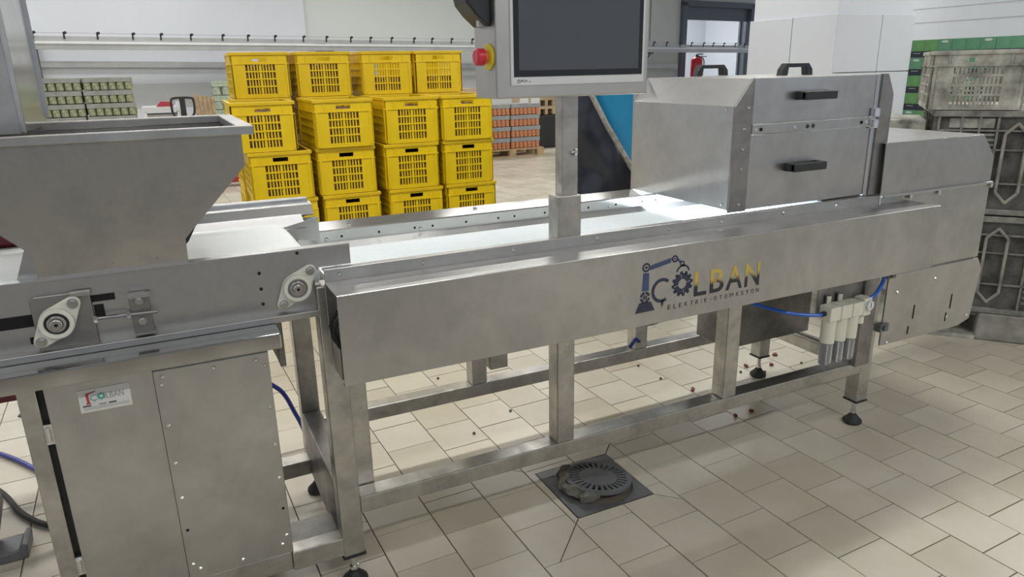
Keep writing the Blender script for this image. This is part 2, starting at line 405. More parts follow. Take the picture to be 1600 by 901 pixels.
# room behind the door
mb = MB(); wall_box(mb, DT0 - 1.5, DT1 + 1.5, -3.0, -3.1, 0, 4.4); wall_box(mb, DT0 - 1.5, DT0 - 1.4, -0.35, -3.0, 0, 3.4); wall_box(mb, DT1 + 1.4, DT1 + 1.5, -0.35, -3.0, 0, 3.4)
struct(mb.build('wall_side_room', 'wall_white'))
mb = MB(); wall_box(mb, DT0 - 1.5, DT1 + 1.5, -0.35, -3.1, -0.02, 0.0); struct(mb.build('floor_side_room', 'wall_grey'))
door = struct(bpy.data.objects.new('door_1', None)); C.objects.link(door)
mb = MB(); wall_box(mb, DT0 - 0.06, DT0 + 0.12, 0.02, -0.36, 0, DZ); wall_box(mb, DT1 - 0.12, DT1 + 0.06, 0.02, -0.36, 0, DZ); wall_box(mb, DT0 - 0.06, DT1 + 0.06, 0.02, -0.36, DZ - 0.10, DZ + 0.06)
mb.build('door_frame', 'door_frame', door)
mb = MB(); wall_box(mb, DT0 + 0.12, DT1 - 0.12, -0.10, -0.16, DZ - 0.46, DZ - 0.10); mb.build('shutter_head', 'door_frame', door)
mb = MB(); wall_box(mb, DT1 - 0.36, DT1 - 0.28, -0.20, -0.26, 0, DZ - 0.42); mb.build('guide_post', 'door_frame', door)
mb = MB(); wall_box(mb, DT1 - 0.28, DT1 - 0.20, -0.20, -0.23, 0, DZ - 0.42); mb.build('guide_strip', 'rail_pale', door)
sp = bpy.data.lights.new('side_room_lamp', 'SPOT'); sp.energy = 160; sp.spot_size = 1.1; sp.spot_blend = 0.5; sp.shadow_soft_size = 0.05
so = bpy.data.objects.new('side_room_lamp', sp); C.objects.link(so); so.location = wall_pt(15.3, -2.7, 3.3)
p_ = wall_pt(15.0, -1.6, 4.0); area('side_room_fill', p_, (0, 0, 0), 2.0, 0.3, 150.0, (1.0, 0.98, 0.95))  # unseen area light added to brighten the side room
# right wall and ceiling
o = struct(B(12.0, 12.2, -3, 9.0, 0, 4.4).build('wall_right', 'wall_white'))
for k, z in enumerate((2.10, 2.33, 2.85)):
    struct(B(11.994, 12.0, -3, 9.0, z, z + 0.012).build('trim_%d' % (k + 3), 'wall_grey'))
struct(B(-9, 21, -9, 18.5, 4.4, 4.5).build('ceiling', 'ceiling_white'))
for i, (lx, ly) in enumerate(LAMPS):
    t = thing('strip_lamp', (lx, ly, LAMP_Z), 'white fluorescent strip lamp under the ceiling', 'lamp', 'strip lamps under the ceiling')
    B(lx - 1.25, lx + 1.25, ly - 0.13, ly + 0.13, LAMP_Z, LAMP_Z + 0.25).build('housing', 'ceiling_white', t)
    for s_ in (-1, 1): MB().cyl((lx - 1.2, ly + s_ * 0.06, LAMP_Z - 0.018), (lx + 1.2, ly + s_ * 0.06, LAMP_Z - 0.018), 0.016, n=8).build('tube', 'lamp_tube', t)

# ---- clad pillar on the right
mb = B(7.46, 8.86, 5.04, 6.46, 0, 4.4); pil = struct(mb.build('wall_pillar', 'wall_white'))
def clad(a0, a1, z0, z1, face):
    g = 0.006
    if face == 'front': return B(a0 + g, a1 - g, 5.0, 5.04, z0 + g, z1 - g)
    return B(7.425, 7.46, a0 + g, a1 - g, z0 + g, z1 - g)
for z0, z1 in ((0.0, 0.62), (0.62, 1.34), (1.34, 2.05)):
    for a0, a1 in ((7.425, 8.24), (8.24, 8.885)): clad(a0, a1, z0, z1, 'front').build('cladding_panel', 'panel_grey', pil, bevel=0.004)
for z0, z1 in ((0.0, 0.62), (0.62, 2.05)):
    for a0, a1 in ((5.0, 5.72), (5.72, 6.5)): clad(a0, a1, z0, z1, 'side').build('cladding_panel', 'panel_grey', pil, bevel=0.004)

# ---- rail with hooks along the back wall
def px_ray(u, v):
    return CAM_ROT.to_matrix() @ Vector(((u - 800) / FPX, -(v - 450.5) / FPX, -1))
rail = thing('hanging_rail', wall_pt(0, 0.6, 0), 'long steel rail with black clips running along the back wall', 'rail')
RT0, RT1 = -2.2, 16.3
RZ = lambda t: 2.09 - 0.0060 * (t - RT0)
def rail_bar(name, d0, d1, z0, z1, mat, t0=RT0, t1=RT1):
    c = [(t0, d0), (t1, d0), (t1, d1), (t0, d1)]
    vs = []
    for zz in (z0, z1):
        for t, d in c: p = wall_pt(t, d); vs.append((p.x, p.y, RZ(t) + zz))
    return MB().add(vs, [[3, 2, 1, 0], [4, 5, 6, 7], [0, 1, 5, 4], [1, 2, 6, 5], [2, 3, 7, 6], [3, 0, 4, 7]]).build(name, mat, rail)
rail_bar('wire', 0.60, 0.61, 0.072, 0.080, 'rail_grey')
rail_bar('upper_channel', 0.56, 0.62, -0.045, 0.025, 'rail_grey')
rail_bar('white_ledge', 0.54, 0.72, -0.095, -0.058, 'rail_pale')
rail_bar('lower_channel', 0.56, 0.70, -0.18, -0.095, 'rail_grey')
t = RT0 + 0.15; k = 0
while t < RT1 - 0.1:
    p = wall_pt(t, 0.63, RZ(t)); q = wall_pt(t + 0.03, 0.66, RZ(t))
    MB().cyl((p.x, p.y, p.z - 0.02), (p.x, p.y, p.z + 0.08), 0.014, n=6).cyl((p.x, p.y, p.z + 0.07), (q.x, q.y, q.z + 0.08), 0.022, n=6).build('clip', 'black_plastic', rail)
    t += 0.48 + 0.14 * ((k * 37 % 11) / 11 - 0.4); k += 1
for t in (RT0 + 0.12, 2.9, 12.0):
    mb = MB(); wall_box(mb, t - 0.09, t + 0.09, 0.02, 0.10, 1.2, RZ(t) - 0.02); wall_box(mb, t - 0.05, t + 0.05, 0.05, 0.60, RZ(t) - 0.22, RZ(t) - 0.18)
    p = wall_pt(t, 0.08, RZ(t) - 0.62); q = wall_pt(t, 0.55, RZ(t) - 0.2); mb.cyl(p, q, 0.02, n=6)
    mb.build('bracket', 'cast_grey', rail)
# bumper bar on the wall
BZ = lambda t: 1.635 - 0.016 * (t + 1.5)
vs = []
for zz in (0.0, 0.10):
    for t, d in ((-2.1, 0.10), (13.6, 0.10), (13.6, 0.015), (-2.1, 0.015)): p = wall_pt(t, d); vs.append((p.x, p.y, BZ(t) + zz))
tag(MB().add(vs, [[3, 2, 1, 0], [4, 5, 6, 7], [0, 1, 5, 4], [1, 2, 6, 5], [2, 3, 7, 6], [3, 0, 4, 7]]).build('bumper_bar', 'rail_grey'), 'grey horizontal bumper bar fixed to the back wall below the hook rail', 'bumper bar')
# suspended rod beside the door
p = wall_pt(11.93, 0.55); MB().cyl((p.x, p.y, 2.12), (p.x, p.y, 4.4), 0.014, n=6).build('hanger_rod', 'cast_grey', rail)

# fire extinguisher inside the doorway
p = wall_pt(14.25, 0.24)
fe = thing('fire_extinguisher', (p.x, p.y, 1.0), 'red fire extinguisher at the left post of the dark doorway', 'extinguisher')
MB().lathe([(0.0, 0), (0.16, 0), (0.17, 0.03), (0.17, 0.62), (0.12, 0.68), (0.05, 0.70)], p.x, p.y, 14, 1.0).build('cylinder', 'extinguisher_red', fe, smooth=True)
MB().lathe([(0.0, 0), (0.035, 0), (0.035, 0.07), (0.0, 0.075)], p.x, p.y, 10, 1.70).build('valve', 'black_plastic', fe)
MB().box(p.x + 0.02, p.x + 0.20, p.y - 0.015, p.y + 0.015, 1.76, 1.79).box(p.x + 0.02, p.x + 0.36, p.y - 0.015, p.y + 0.015, 1.70, 1.72).build('lever', 'black_plastic', fe)
MB().tube([(p.x + 0.03, p.y - 0.03, 1.73), (p.x + 0.22, p.y - 0.06, 1.60), (p.x + 0.20, p.y - 0.05, 1.2)], 0.014).build('hose', 'rubber', fe)
B(p.x - 0.2, p.x + 0.2, p.y - 0.2, p.y + 0.2, 0.0, 0.998).build('stand', 'door_frame', fe)

# ================================================================== YELLOW CRATES
def crate_parts(root, Wd, Dp, H, mat, mat2, rows=4, cols=10, lip=0.008):
    t = 0.008
    def wall(name, L, place, nc, region, handle=True):
        """wall of length L in local (a, depth, z); place maps to xyz"""
        mb = MB()
        def bx(a0, a1, d0, d1, z0, z1):
            p0 = place(a0, d0, z0); p1 = place(a1, d1, z1)
            mb.box(min(p0[0], p1[0]), max(p0[0], p1[0]), min(p0[1], p1[1]), max(p0[1], p1[1]), min(p0[2], p1[2]), max(p0[2], p1[2]))
        s0, s1 = region; zt = H * 0.745; zb = H * 0.09
        bx(0, s0, 0, t, 0, H * 0.93); bx(s1, L, 0, t, 0, H * 0.93)
        bx(s0, s1, 0, t, 0, zb)
        h0, h1 = L / 2 - 0.048, L / 2 + 0.048
        hz0, hz1 = H * 0.80, H * 0.885
        bx(s0, s1, 0, t, zt, hz0); bx(s0, s1, 0, t, hz1, H * 0.93)
        if handle: bx(s0, h0, 0, t, hz0, hz1); bx(h1, s1, 0, t, hz0, hz1)
        else: bx(s0, s1, 0, t, hz0, hz1)
        rh = (zt - zb) / rows
        for r in range(1, rows): bx(s0, s1, -0.002, t, zb + r * rh - 0.005, zb + r * rh + 0.005)
        pw = (s1 - s0) / nc
        for c in range(1, nc): 
            wd = 0.0080 if c == nc // 2 else 0.0042
            bx(s0 + c * pw - wd, s0 + c * pw + wd, 0.001, t, zb, zt)
        bx(0, L, -lip * 0.6, t, H * 0.735, H * 0.760)       # ledge under the handle band
        bx(0.01, 0.022, -0.005, 0, 0.01, H * 0.74); bx(L - 0.022, L - 0.01, -0.005, 0, 0.01, H * 0.74)
        bx(s0 - 0.03, s0 - 0.022, -0.004, 0, H * 0.76, H * 0.93); bx(s1 + 0.022, s1 + 0.03, -0.004, 0, H * 0.76, H * 0.93)
        mb.build(name, mat, root)
    wall('end_wall', Wd, lambda a, d, z: (-Wd / 2 + a, d, z), cols, (Wd * 0.24, Wd * 0.76))
    wall('end_wall', Wd, lambda a, d, z: (-Wd / 2 + a, Dp - d, z), cols, (Wd * 0.24, Wd * 0.76))
    wall('side_wall', Dp, lambda a, d, z: (-Wd / 2 + d, a, z), 14, (Dp * 0.10, Dp * 0.90), False)
    wall('side_wall', Dp, lambda a, d, z: (Wd / 2 - d, a, z), 14, (Dp * 0.10, Dp * 0.90), False)
    mb = B(-Wd / 2 - lip, Wd / 2 + lip, -lip, 0.012, H * 0.93, H).box(-Wd / 2 - lip, Wd / 2 + lip, Dp - 0.012, Dp + lip, H * 0.93, H)
    mb.box(-Wd / 2 - lip, -Wd / 2 + 0.012, 0.012, Dp - 0.012, H * 0.93, H).box(Wd / 2 - 0.012, Wd / 2 + lip, 0.012, Dp - 0.012, H * 0.93, H)
    mb.build('rim', mat2, root, bevel=0.003)
    B(-Wd / 2 + t, Wd / 2 - t, t, Dp - t, 0.004, 0.014).build('base', mat2, root)
proto = thing('yellow_crate', (0, 0, 0), '', 'crate', 'stacked yellow crates', local=True)
crate_parts(proto, 0.385, 0.585, 0.312, 'crate_yellow', 'crate_yellow_deep')
HZ = 0.3155
R1 = [[0.60, 1.01, 1.465, 1.90], [0.60, 1.006, 1.465, 1.898], [0.585, 0.990, 1.449, 1.885], [0.510, 0.990, 1.466, 1.880]]
back_row = [[0.60, 1.03, 1.50, 1.93]] * 4 + [[0.610, 1.025, 1.500, 1.915]]
CRATE_Z = 0.040
t = thing('plastic_skid', (1.0, 3.7, 0), 'low black plastic skid under the yellow crates', 'skid')
for k in range(6): B(0.16 + k * 0.30, 0.36 + k * 0.30, 3.15, 4.45, 0.012, CRATE_Z).build('deck_slat', 'black_plastic', t)
for y in (3.16, 3.75, 4.32): B(0.16, 1.86, y, y + 0.12, 0.0, 0.012).build('runner', 'black_plastic', t)
rf_ = random.Random(3); nx_, ny_ = 14, 22; vs = []; fs = []
for j in range(ny_ + 1):
    for i in range(nx_ + 1): vs.append((-0.177 + 0.354 * i / nx_, 0.0125 + 0.56 * j / ny_, 0.232 + rf_.uniform(-0.018, 0.018)))
fs = [[j * (nx_ + 1) + i, j * (nx_ + 1) + i + 1, (j + 1) * (nx_ + 1) + i + 1, (j + 1) * (nx_ + 1) + i] for j in range(ny_) for i in range(nx_)]
k0 = len(vs); edge = [i for i in range(nx_ + 1)] + [j * (nx_ + 1) + nx_ for j in range(1, ny_ + 1)] + [ny_ * (nx_ + 1) + i for i in range(nx_ - 1, -1, -1)] + [j * (nx_ + 1) for j in range(ny_ - 1, 0, -1)]
vs += [(vs[e][0], vs[e][1], 0.018) for e in edge]
fs += [[edge[q], edge[(q + 1) % len(edge)], k0 + (q + 1) % len(edge), k0 + q] for q in range(len(edge))]
fill0 = MB().add(vs, fs).build('pepper_heap', 'pepper_heap'); fills = 0
first = True
colname = ['nearest the hopper', 'second from the hopper', 'third from the hopper', 'farthest from the hopper']
rowname = ['on the floor', 'second tier up', 'third tier up', 'fourth tier up', 'topmost fifth tier']
for depth, rows in (('front', R1), ('rear', back_row)):
    for r, xs in enumerate(rows):
        for c, x in enumerate(xs):
            o = proto if first else copy_tree(proto); first = False
            y = 3.20 if depth == 'front' else 3.84
            o.location = (x - 0.202 - (0.03 if c == 0 else 0.0), y + random.uniform(-0.012, 0.012), CRATE_Z + r * HZ); o.rotation_euler = (0, 0, random.uniform(-0.006, 0.006) - (0.03 if c == 0 else 0.0))
            o['label'] = 'yellow slotted plastic crate, %s row, %s, %s' % (depth, rowname[r], colname[c])
            if (depth == 'front' and r > 0) or r == 4:
                f = fill0.copy() if fills else fill0
                if fills: C.objects.link(f)
                fills += 1
                f.location = o.location; f.rotation_euler = o.rotation_euler; f.scale = (1, 1, 0.55 if (r == 4 and c > 1) else 1.0)
                tag(f, 'brown pepper heap in the yellow crate, %s row, %s, %s' % (depth, rowname[r], colname[c]), 'peppers', 'pepper heaps in the yellow crates', 'stuff')

# ================================================================== CANS ON PALLETS
def tray_of_cans(name, x, y, z, Wd, Dp, H, nx, ny, can, traym, label, group, flip):
    t = thing(name, (x, y, z), label, 'can tray', group)
    hb = H * 0.40
    zc0, zc1 = z + 0.004, z + H - hb
    B(x, x + Wd, y, y + Dp, zc1, z + H - 0.004).build('film_band', traym, t, bevel=0.006)
    B(x + 0.03, x + Wd - 0.03, y + 0.07, y + Dp - 0.03, z + 0.002, zc1).build('inner_cans', traym, t)
    r = Wd / nx / 2 * 0.93
    c0 = None
    for i in range(nx):
        cx = x + Wd / nx * (i + .5)
        if c0 is None:
            c0 = MB().lathe([(r * .85, 0), (r, 0.008), (r, zc1 - zc0 - 0.008), (r * .85, zc1 - zc0)], 0, 0, 10).build('can', can, t, off=(0, 0, 0)); o = c0
        else: o = c0.copy(); C.objects.link(o)
        o.location = (cx - x, r, zc0 - z)
    for j in range(1, ny):
        for cx in (x + Wd - r, x + r):
            o = c0.copy(); C.objects.link(o); o.location = (cx - x, r + (Dp - 2 * r) * j / (ny - 1), zc0 - z)
    return t
def wood_pallet(x, y, L, Dp, label):
    t = thing('wooden_pallet', (x, y, 0), label, 'pallet', 'wooden pallets')
    for k in range(5): B(x, x + L, y + (Dp - 0.1) * k / 4, y + (Dp - 0.1) * k / 4 + 0.1, 0.118, 0.14).build('top_board', 'wood', t)
    for k in range(3):
        for q in range(3): B(x + (L - 0.13) * k / 2, x + (L - 0.13) * k / 2 + 0.13, y + (Dp - 0.1) * q / 2, y + (Dp - 0.1) * q / 2 + 0.1, 0.022, 0.118).build('block', 'wood', t)
    for q in range(3): B(x, x + L, y + (Dp - 0.1) * q / 2, y + (Dp - 0.1) * q / 2 + 0.1, 0.0, 0.022).build('bottom_board', 'wood', t)
def can_stack(x, y, ncol, nlay, Wd, Dp, H, nx, ny, can, traym, what, z0=0.14):
    for l in range(nlay):
        for c in range(ncol):
            tray_of_cans('can_tray', x + c * (Wd + 0.02) + 0.01 * (l % 2), y, z0 + l * H, Wd, Dp, H, nx, ny, can, traym,
                         '%s, %s from top, %s' % (what, ORD[nlay - 1 - l], ['left column', 'right column'][c]), what, 0)
can_stack(-1.76, 9.5, 2, 8, 0.58, 0.42, 0.166, 6, 4, 'can_green', 'tray_grey_green', 'tray of green cans behind the hopper')
wood_pallet(-1.80, 9.45, 1.22, 0.8, 'wooden pallet under the grey stack of green cans')
can_stack(4.55, 9.60, 2, 4, 0.56, 0.42, 0.19, 7, 4, 'can_orange', 'tray_grey', 'tray of orange cans right of yellow crates')
wood_pallet(4.52, 9.55, 1.22, 0.8, 'wooden pallet under the orange cans')
can_stack(0.60, 12.25, 2, 5, 0.46, 0.36, 0.245, 3, 3, 'jar_green', 'jar_green', 'pale green jar pack by back wall')
wood_pallet(0.56, 12.2, 1.1, 0.7, 'wooden pallet under the pale green jar packs')
# white notes on the orange cans
for k, (x, z) in enumerate(((5.30, 0.90), (5.52, 0.89))):
    tag(B(x, x + 0.16, 9.585, 9.60, z, z + 0.10).build('paper_sheet', 'bezel'), ['white paper sheet on the orange can stack, nearer the crates', 'white paper sheet on the orange can stack, nearer the control post'][k], 'paper')
# beige perforated trays stacked behind the post, dark bin below
t = thing('tray_stack', (6.35, 10.6, 0), 'beige perforated trays stacked on a dark bin behind the control post', 'tray stack')
B(6.05, 7.25, 10.55, 11.35, 0, 0.62).build('bin', 'black_plastic', t, bevel=0.02)
for l in range(4):
    mb = MB(); z = 0.63 + l * 0.16
    mb.box(6.0, 7.3, 10.55, 11.35, z + 0.10, z + 0.155)
    for k in range(9): mb.box(6.0 + k * 0.158, 6.0 + k * 0.158 + 0.06, 10.55, 11.35, z, z + 0.10)
    mb.build('tray', 'card_brown', t)
# flat brown stack seen above the yellow crates
t = thing('cardboard_stack', (3.5, 8.3, 0), 'flat brown cardboard sheets stacked behind the right end of the yellow crates', 'cardboard')
for k in range(9): B(3.10 + 0.02 * (k % 3), 3.95 + 0.02 * (k % 2), 8.3, 9.1, 0.0 + k * 0.135, 0.125 + k * 0.135).build('sheet_bundle', 'card_brown', t)

# small table with packets, planks, pallet truck behind the hopper
t = thing('packing_table', (-0.6, 9.6, 0), 'low pale packing table beside the grey can stack', 'table')
B(-0.50, 0.0, 9.5, 10.1, 1.00, 1.06).build('table_top', 'bezel', t)
for x in (-0.47, -0.05):
    for y in (9.53, 10.05): B(x - 0.02, x + 0.02, y - 0.02, y + 0.02, 0, 1.0).build('leg', 'rail_pale', t)
B(-0.46, 0.0, 9.56, 10.0, 0.78, 0.96).build('drawer_box', 'rail_grey', t)
tag(MB().prism([(-0.32, 1.06), (-0.10, 1.06), (-0.12, 1.12), (-0.26, 1.13)], 'y', 9.6, 9.75).build('packet', 'print_red'), 'red packet lying on the packing table', 'packet')
tag(MB().prism([(-0.08, 1.06), (-0.01, 1.06), (-0.01, 1.12), (-0.07, 1.125)], 'y', 9.58, 9.7).build('packet', 'panel_grey'), 'pale lilac packet on the packing table', 'packet')
for k in range(5):
    tag(B(0.19 + k * 0.055, 0.235 + k * 0.055, 9.9, 10.0, 0, 1.20 - 0.012 * k).build('plank', 'wood'), 'upright wooden plank, %s from the pallet truck handle' % ORD[k], 'plank', 'upright planks behind the hopper')
t = thing('pallet_truck', (-0.05, 9.1, 0), 'red hand pallet truck with black loop handle behind the hopper', 'pallet truck')
ring_m = MB(); loop = [(-0.14, 9.1, 1.14), (-0.10, 9.1, 1.18), (0.10, 9.1, 1.18), (0.14, 9.1, 1.14), (0.13, 9.1, 0.98), (0.06, 9.1, 0.92), (-0.06, 9.1, 0.92), (-0.13, 9.1, 0.98), (-0.14, 9.1, 1.14)]
ring_m.tube([(p[0], p[1], p[2]) for p in loop], 0.016, 6, 4).build('handle_loop', 'black_plastic', t)
B(-0.035, 0.035, 9.085, 9.115, 0.90, 1.18).build('handle_lever', 'black_plastic', t)
B(-0.02, 0.02, 9.08, 9.12, 0.20, 0.92).build('handle_shaft', 'black_plastic', t)
B(-0.12, 0.10, 9.02, 9.20, 0.06, 0.30).build('pump_body', 'pallet_truck_red', t, bevel=0.01)
for y in (8.80, 9.26): B(-0.05, 1.15, y, y + 0.16, 0.05, 0.125).build('fork', 'pallet_truck_red', t, bevel=0.008)
for y in (8.85, 9.31): MB().cyl((1.02, y, 0.036), (1.02, y + 0.07, 0.036), 0.036, n=10).build('wheel', 'rubber', t)
MB().cyl((-0.05, 9.02, 0.09), (-0.05, 9.20, 0.09), 0.09, n=14).build('wheel', 'rubber', t)

# ================================================================== BLACK-WRAPPED BLUE DRUM behind the belt
t = thing('blue_drum', (2.20, 1.98, 0), 'tall blue drum draped in glossy black film behind the belt', 'drum')
MB().lathe([(0.30, 0), (0.34, 0.03), (0.35, 0.45), (0.36, 0.47), (0.35, 0.50), (0.35, 0.95), (0.36, 0.97), (0.35, 1.0), (0.35, 1.34), (0.33, 1.36), (0.32, 1.36), (0.32, 1.32)], 2.20, 1.98, 40).build('drum_body', 'blue_drum', t, smooth=True)
mb = MB(); n = 44; m = 26; vs = []; keep = []
def film_edge(a):                                      # height of the film's slanting edge round the drum
    return 1.42 - max(0.0, (a + 0.86)) * 0.66
rnd = [[random.uniform(0, 1) for _ in range(m + 1)] for _ in range(n + 1)]
a_lo, a_hi = -1.9, 1.25
for i in range(n + 1):
    a = a_lo + (a_hi - a_lo) * i / n
    th = math.radians(-90 - 22) + a
    for j in range(m + 1):
        z = 0.02 + (min(1.36, film_edge(a)) - 0.02) * j / m
        rr = 0.392 + 0.012 * math.sin(a * 9 + 3 * math.sin(z * 4)) + 0.010 * math.sin(z * 17 + a * 6) + 0.006 * rnd[i][j] + 0.03 * max(0, 0.9 - z)
        vs.append((2.20 + rr * math.cos(th), 1.98 + rr * math.sin(th), z))
fs = [[i * (m + 1) + j, (i + 1) * (m + 1) + j, (i + 1) * (m + 1) + j + 1, i * (m + 1) + j + 1] for i in range(n) for j in range(m)]
o = mb.add(vs, fs).build('black_film', 'black_film', t, smooth=True)
so_ = o.modifiers.new('thick', 'SOLIDIFY'); so_.thickness = 0.004
hem = []
for i in range(0, n + 1, 2):
    a = a_lo + (a_hi - a_lo) * i / n
    if a < -0.90: continue
    th = math.radians(-112) + a; rr = 0.398 + 0.008 * (i % 4 == 0); hem.append((2.20 + rr * math.cos(th), 1.98 + rr * math.sin(th), min(1.36, film_edge(a))))
MB().tube(hem, 0.016, 7, 3).build('film_hem', 'film_hem', t)

# ================================================================== FEED CONVEYOR (left machine)
fc = thing('feed_conveyor', (-0.3, 0.42, 0.86), 'stainless feed conveyor with white belt and flange bearings under the hopper', 'conveyor')
poly = [(-0.86, 0.876), (-0.020, 0.876), (-0.020, 0.983), (0.080, 0.983), (0.080, 1.034), (-0.86, 1.034)]
fp = MB().prism(poly, 'y', 0.170, 0.174).build('front_side_plate', 'sheet', fc, bevel=0.001)
B(-0.86, 0.080, 0.168, 0.200, 1.034, 1.038).build('top_lip', 'sheet_pale', fc)
MB().box(-0.86, -0.018, 0.140, 0.205, 0.860, 0.878).build('foot_flange', 'sheet', fc, bevel=0.002)
MB().prism([(-0.86, 0.876), (-0.02, 0.876), (-0.02, 0.95), (0.09, 0.95), (0.09, 1.02), (-0.86, 1.02)], 'y', 0.676, 0.680).build('rear_side_plate', 'sheet', fc)
# rear guide with the bent cover
MB().prism([(0.600, 1.002), (0.604, 1.000), (0.672, 1.030), (0.672, 1.034)], 'x', -0.55, 0.045).build('rear_guide', 'sheet_pale', fc)
MB().prism([(0.672, 1.030), (0.690, 1.060), (0.735, 1.064), (0.735, 1.060), (0.693, 1.056), (0.676, 1.026)], 'x', -0.26, 0.085).build('rear_cover', 'sheet_pale', fc)
MB().prism([(-0.045, 0.975), (0.085, 0.955), (0.085, 1.032), (-0.045, 1.004)], 'y', 0.604, 0.608).build('guide_end', 'sheet', fc)
B(-0.125, -0.018, 0.21, 0.67, 0.862, 0.872).build('light_block_pan', 'sheet_dull', fc)  # added plate, blocks light coming from behind under the conveyor
B(-0.12, -0.105, 0.24, 0.66, 0.70, 0.862).build('drop_plate', 'sheet_dull', fc)
B(-0.24, 0.08, 0.735, 0.765, 1.05, 1.075).build('rear_channel', 'sheet_pale', fc, bevel=0.002)
prof = [(-0.86, 1.018), (-0.055, 1.018)] + [(-0.055 + 0.055 * math.sin(a), 0.963 + 0.055 * math.cos(a)) for a in (0.35, 0.7, 1.05, 1.4, 1.75, 2.1, 2.45, 2.8, PI)] + [(-0.86, 0.908)]
MB().prism(prof, 'y', 0.182, 0.668).build('belt', 'belt_white', fc, smooth=True)
# raised dark pads painting the shade inside the front plate's slots
for x0, x1, z0, z1 in ((-0.86, -0.636, 0.934, 0.962), (-0.535, -0.474, 0.972, 0.988), (-0.655, -0.60, 0.893, 0.909), (-0.520, -0.500, 0.935, 0.965)):
    B(x0, x1, 0.1685, 0.1705, z0, z1).build('slot_shade_pad', 'hole', fc)
for x, z in ((-0.152, 0.988), (-0.152, 0.947), (-0.152, 0.907), (-0.055, 1.028)):
    MB().cyl((x, 0.1685, z), (x, 0.171, z), 0.0042, n=10).build('hole', 'hole', fc)
def bearing(cx, cz, yb):
    dx, dz = 0.037, 0.040
    pts = circ(cx, cz, 0.036, 28) + circ(cx + dx, cz + dz, 0.0155, 16) + circ(cx - dx, cz - dz, 0.0155, 16)
    h = MB().prism(hull(pts), 'y', yb - 0.012, yb).build('flange_bearing', 'bearing_plastic', fc, bevel=0.003, smooth=True)
    m = MB(); ring(m, cx, cz, 0.025, 0.035, yb - 0.026, yb - 0.010); m.build('housing_ring', 'bearing_plastic', h, bevel=0.002, smooth=True)
    m = MB(); ring(m, cx, cz, 0.015, 0.0255, yb - 0.018, yb - 0.008); m.build('seal', 'black_plastic' if cx < -0.3 else 'sheet_dull', h)
    m = MB(); ring(m, cx, cz, 0.013, 0.019, yb - 0.026, yb - 0.010); m.build('inner_ring', 'bolt', h, bevel=0.001, smooth=True)
    MB().cyl((cx, yb - 0.034, cz), (cx, yb, cz), 0.0125, n=18).build('shaft', 'bolt', h, bevel=0.0015, smooth=True)
    MB().cyl((cx, yb - 0.0345, cz), (cx, yb - 0.033, cz), 0.004, n=8).build('shaft_centre', 'hole', h)
    for s_ in (-1, 1):
        q = (cx + s_ * dx, cz + s_ * dz)
        MB().cyl((q[0], yb - 0.015, q[1]), (q[0], yb - 0.011, q[1]), 0.0115, n=16).cyl((q[0], yb - 0.021, q[1]), (q[0], yb - 0.015, q[1]), 0.008, n=6).build('bolt', 'bolt', h)
    return h
sl = MB().prism([(-0.640, 0.868), (-0.528, 0.868), (-0.522, 0.874), (-0.522, 1.003), (-0.63, 1.003), (-0.640, 0.995)], 'y', 0.158, 0.168).build('slide_plate', 'sheet_dull', fc, bevel=0.002)
for q in ((-0.560, -0.520, 0.148, 0.160, 0.995, 1.006), (-0.545, -0.518, 0.148, 0.160, 0.866, 0.874)): B(*q).build('slide_tab', 'sheet', sl, bevel=0.001)
bearing(-0.594, 0.942, 0.158)
bearing(-0.066, 0.941, 0.170)
tb = MB().prism([(-0.446, 0.882), (-0.412, 0.880), (-0.405, 0.888), (-0.405, 0.975), (-0.412, 0.985), (-0.448, 0.985)], 'y', 0.158, 0.170).build('tension_block', 'sheet_dull', fc, bevel=0.002)
for q in ((-0.448, -0.400, 0.140, 0.158, 0.975, 0.983), (-0.446, -0.402, 0.140, 0.158, 0.884, 0.890)): B(*q).build('block_tab', 'sheet', tb)
for z in (0.965, 0.915): MB().cyl((-0.426, 0.150, z), (-0.426, 0.158, z), 0.009, n=12).cyl((-0.426, 0.145, z), (-0.426, 0.150, z), 0.006, n=6).build('bolt', 'bolt', tb)
MB().cyl((-0.520, 0.152, 0.937), (-0.392, 0.152, 0.933), 0.0045, n=8).build('tension_screw', 'bolt', fc)
for x in (-0.520, -0.452): MB().cyl((x - 0.004, 0.152, 0.935), (x + 0.004, 0.152, 0.935), 0.009, n=6).build('nut', 'bolt', fc)
MB().cyl((-0.02, 0.165, 0.945), (-0.01, 0.165, 0.945), 0.007, n=6).build('nut', 'bolt', fc)

# ---- hopper
hp = thing('feed_hopper', (-0.46, 0.4, 1.034), 'large smeared stainless hopper with folded rim above the feed belt', 'hopper')
def loop_xyz(x0, x1, y0, y1, z): return [(x0, y0, z), (x1, y0, z), (x1, y1, z), (x0, y1, z)]
L = [loop_xyz(-0.612, -0.310, 0.1645, 0.62, 1.040), loop_xyz(-0.612, -0.308, 0.1571, 0.62, 1.100), loop_xyz(-0.765, -0.158, 0.1370, 0.66, 1.262), loop_xyz(-0.765, -0.158, 0.128, 0.66, 1.335)]
vs = [p for l in L for p in l]; fs = [[4 * k + i, 4 * k + (i + 1) % 4, 4 * k + 4 + (i + 1) % 4, 4 * k + 4 + i] for k in range(3) for i in range(4)]
o = MB().add(vs, fs).build('hopper_shell', 'sheet_smeared', hp)
md = o.modifiers.new('thick', 'SOLIDIFY'); md.thickness = 0.003; md.offset = 1
mb = MB(); zr0, zr1 = 1.333, 1.354
mb.box(-0.79, -0.128, 0.118, 0.132, zr0, zr1).box(-0.79, -0.128, 0.632, 0.672, zr0, zr1).box(-0.165, -0.128, 0.132, 0.632, zr0, zr1).box(-0.79, -0.765, 0.132, 0.632, zr0, zr1)
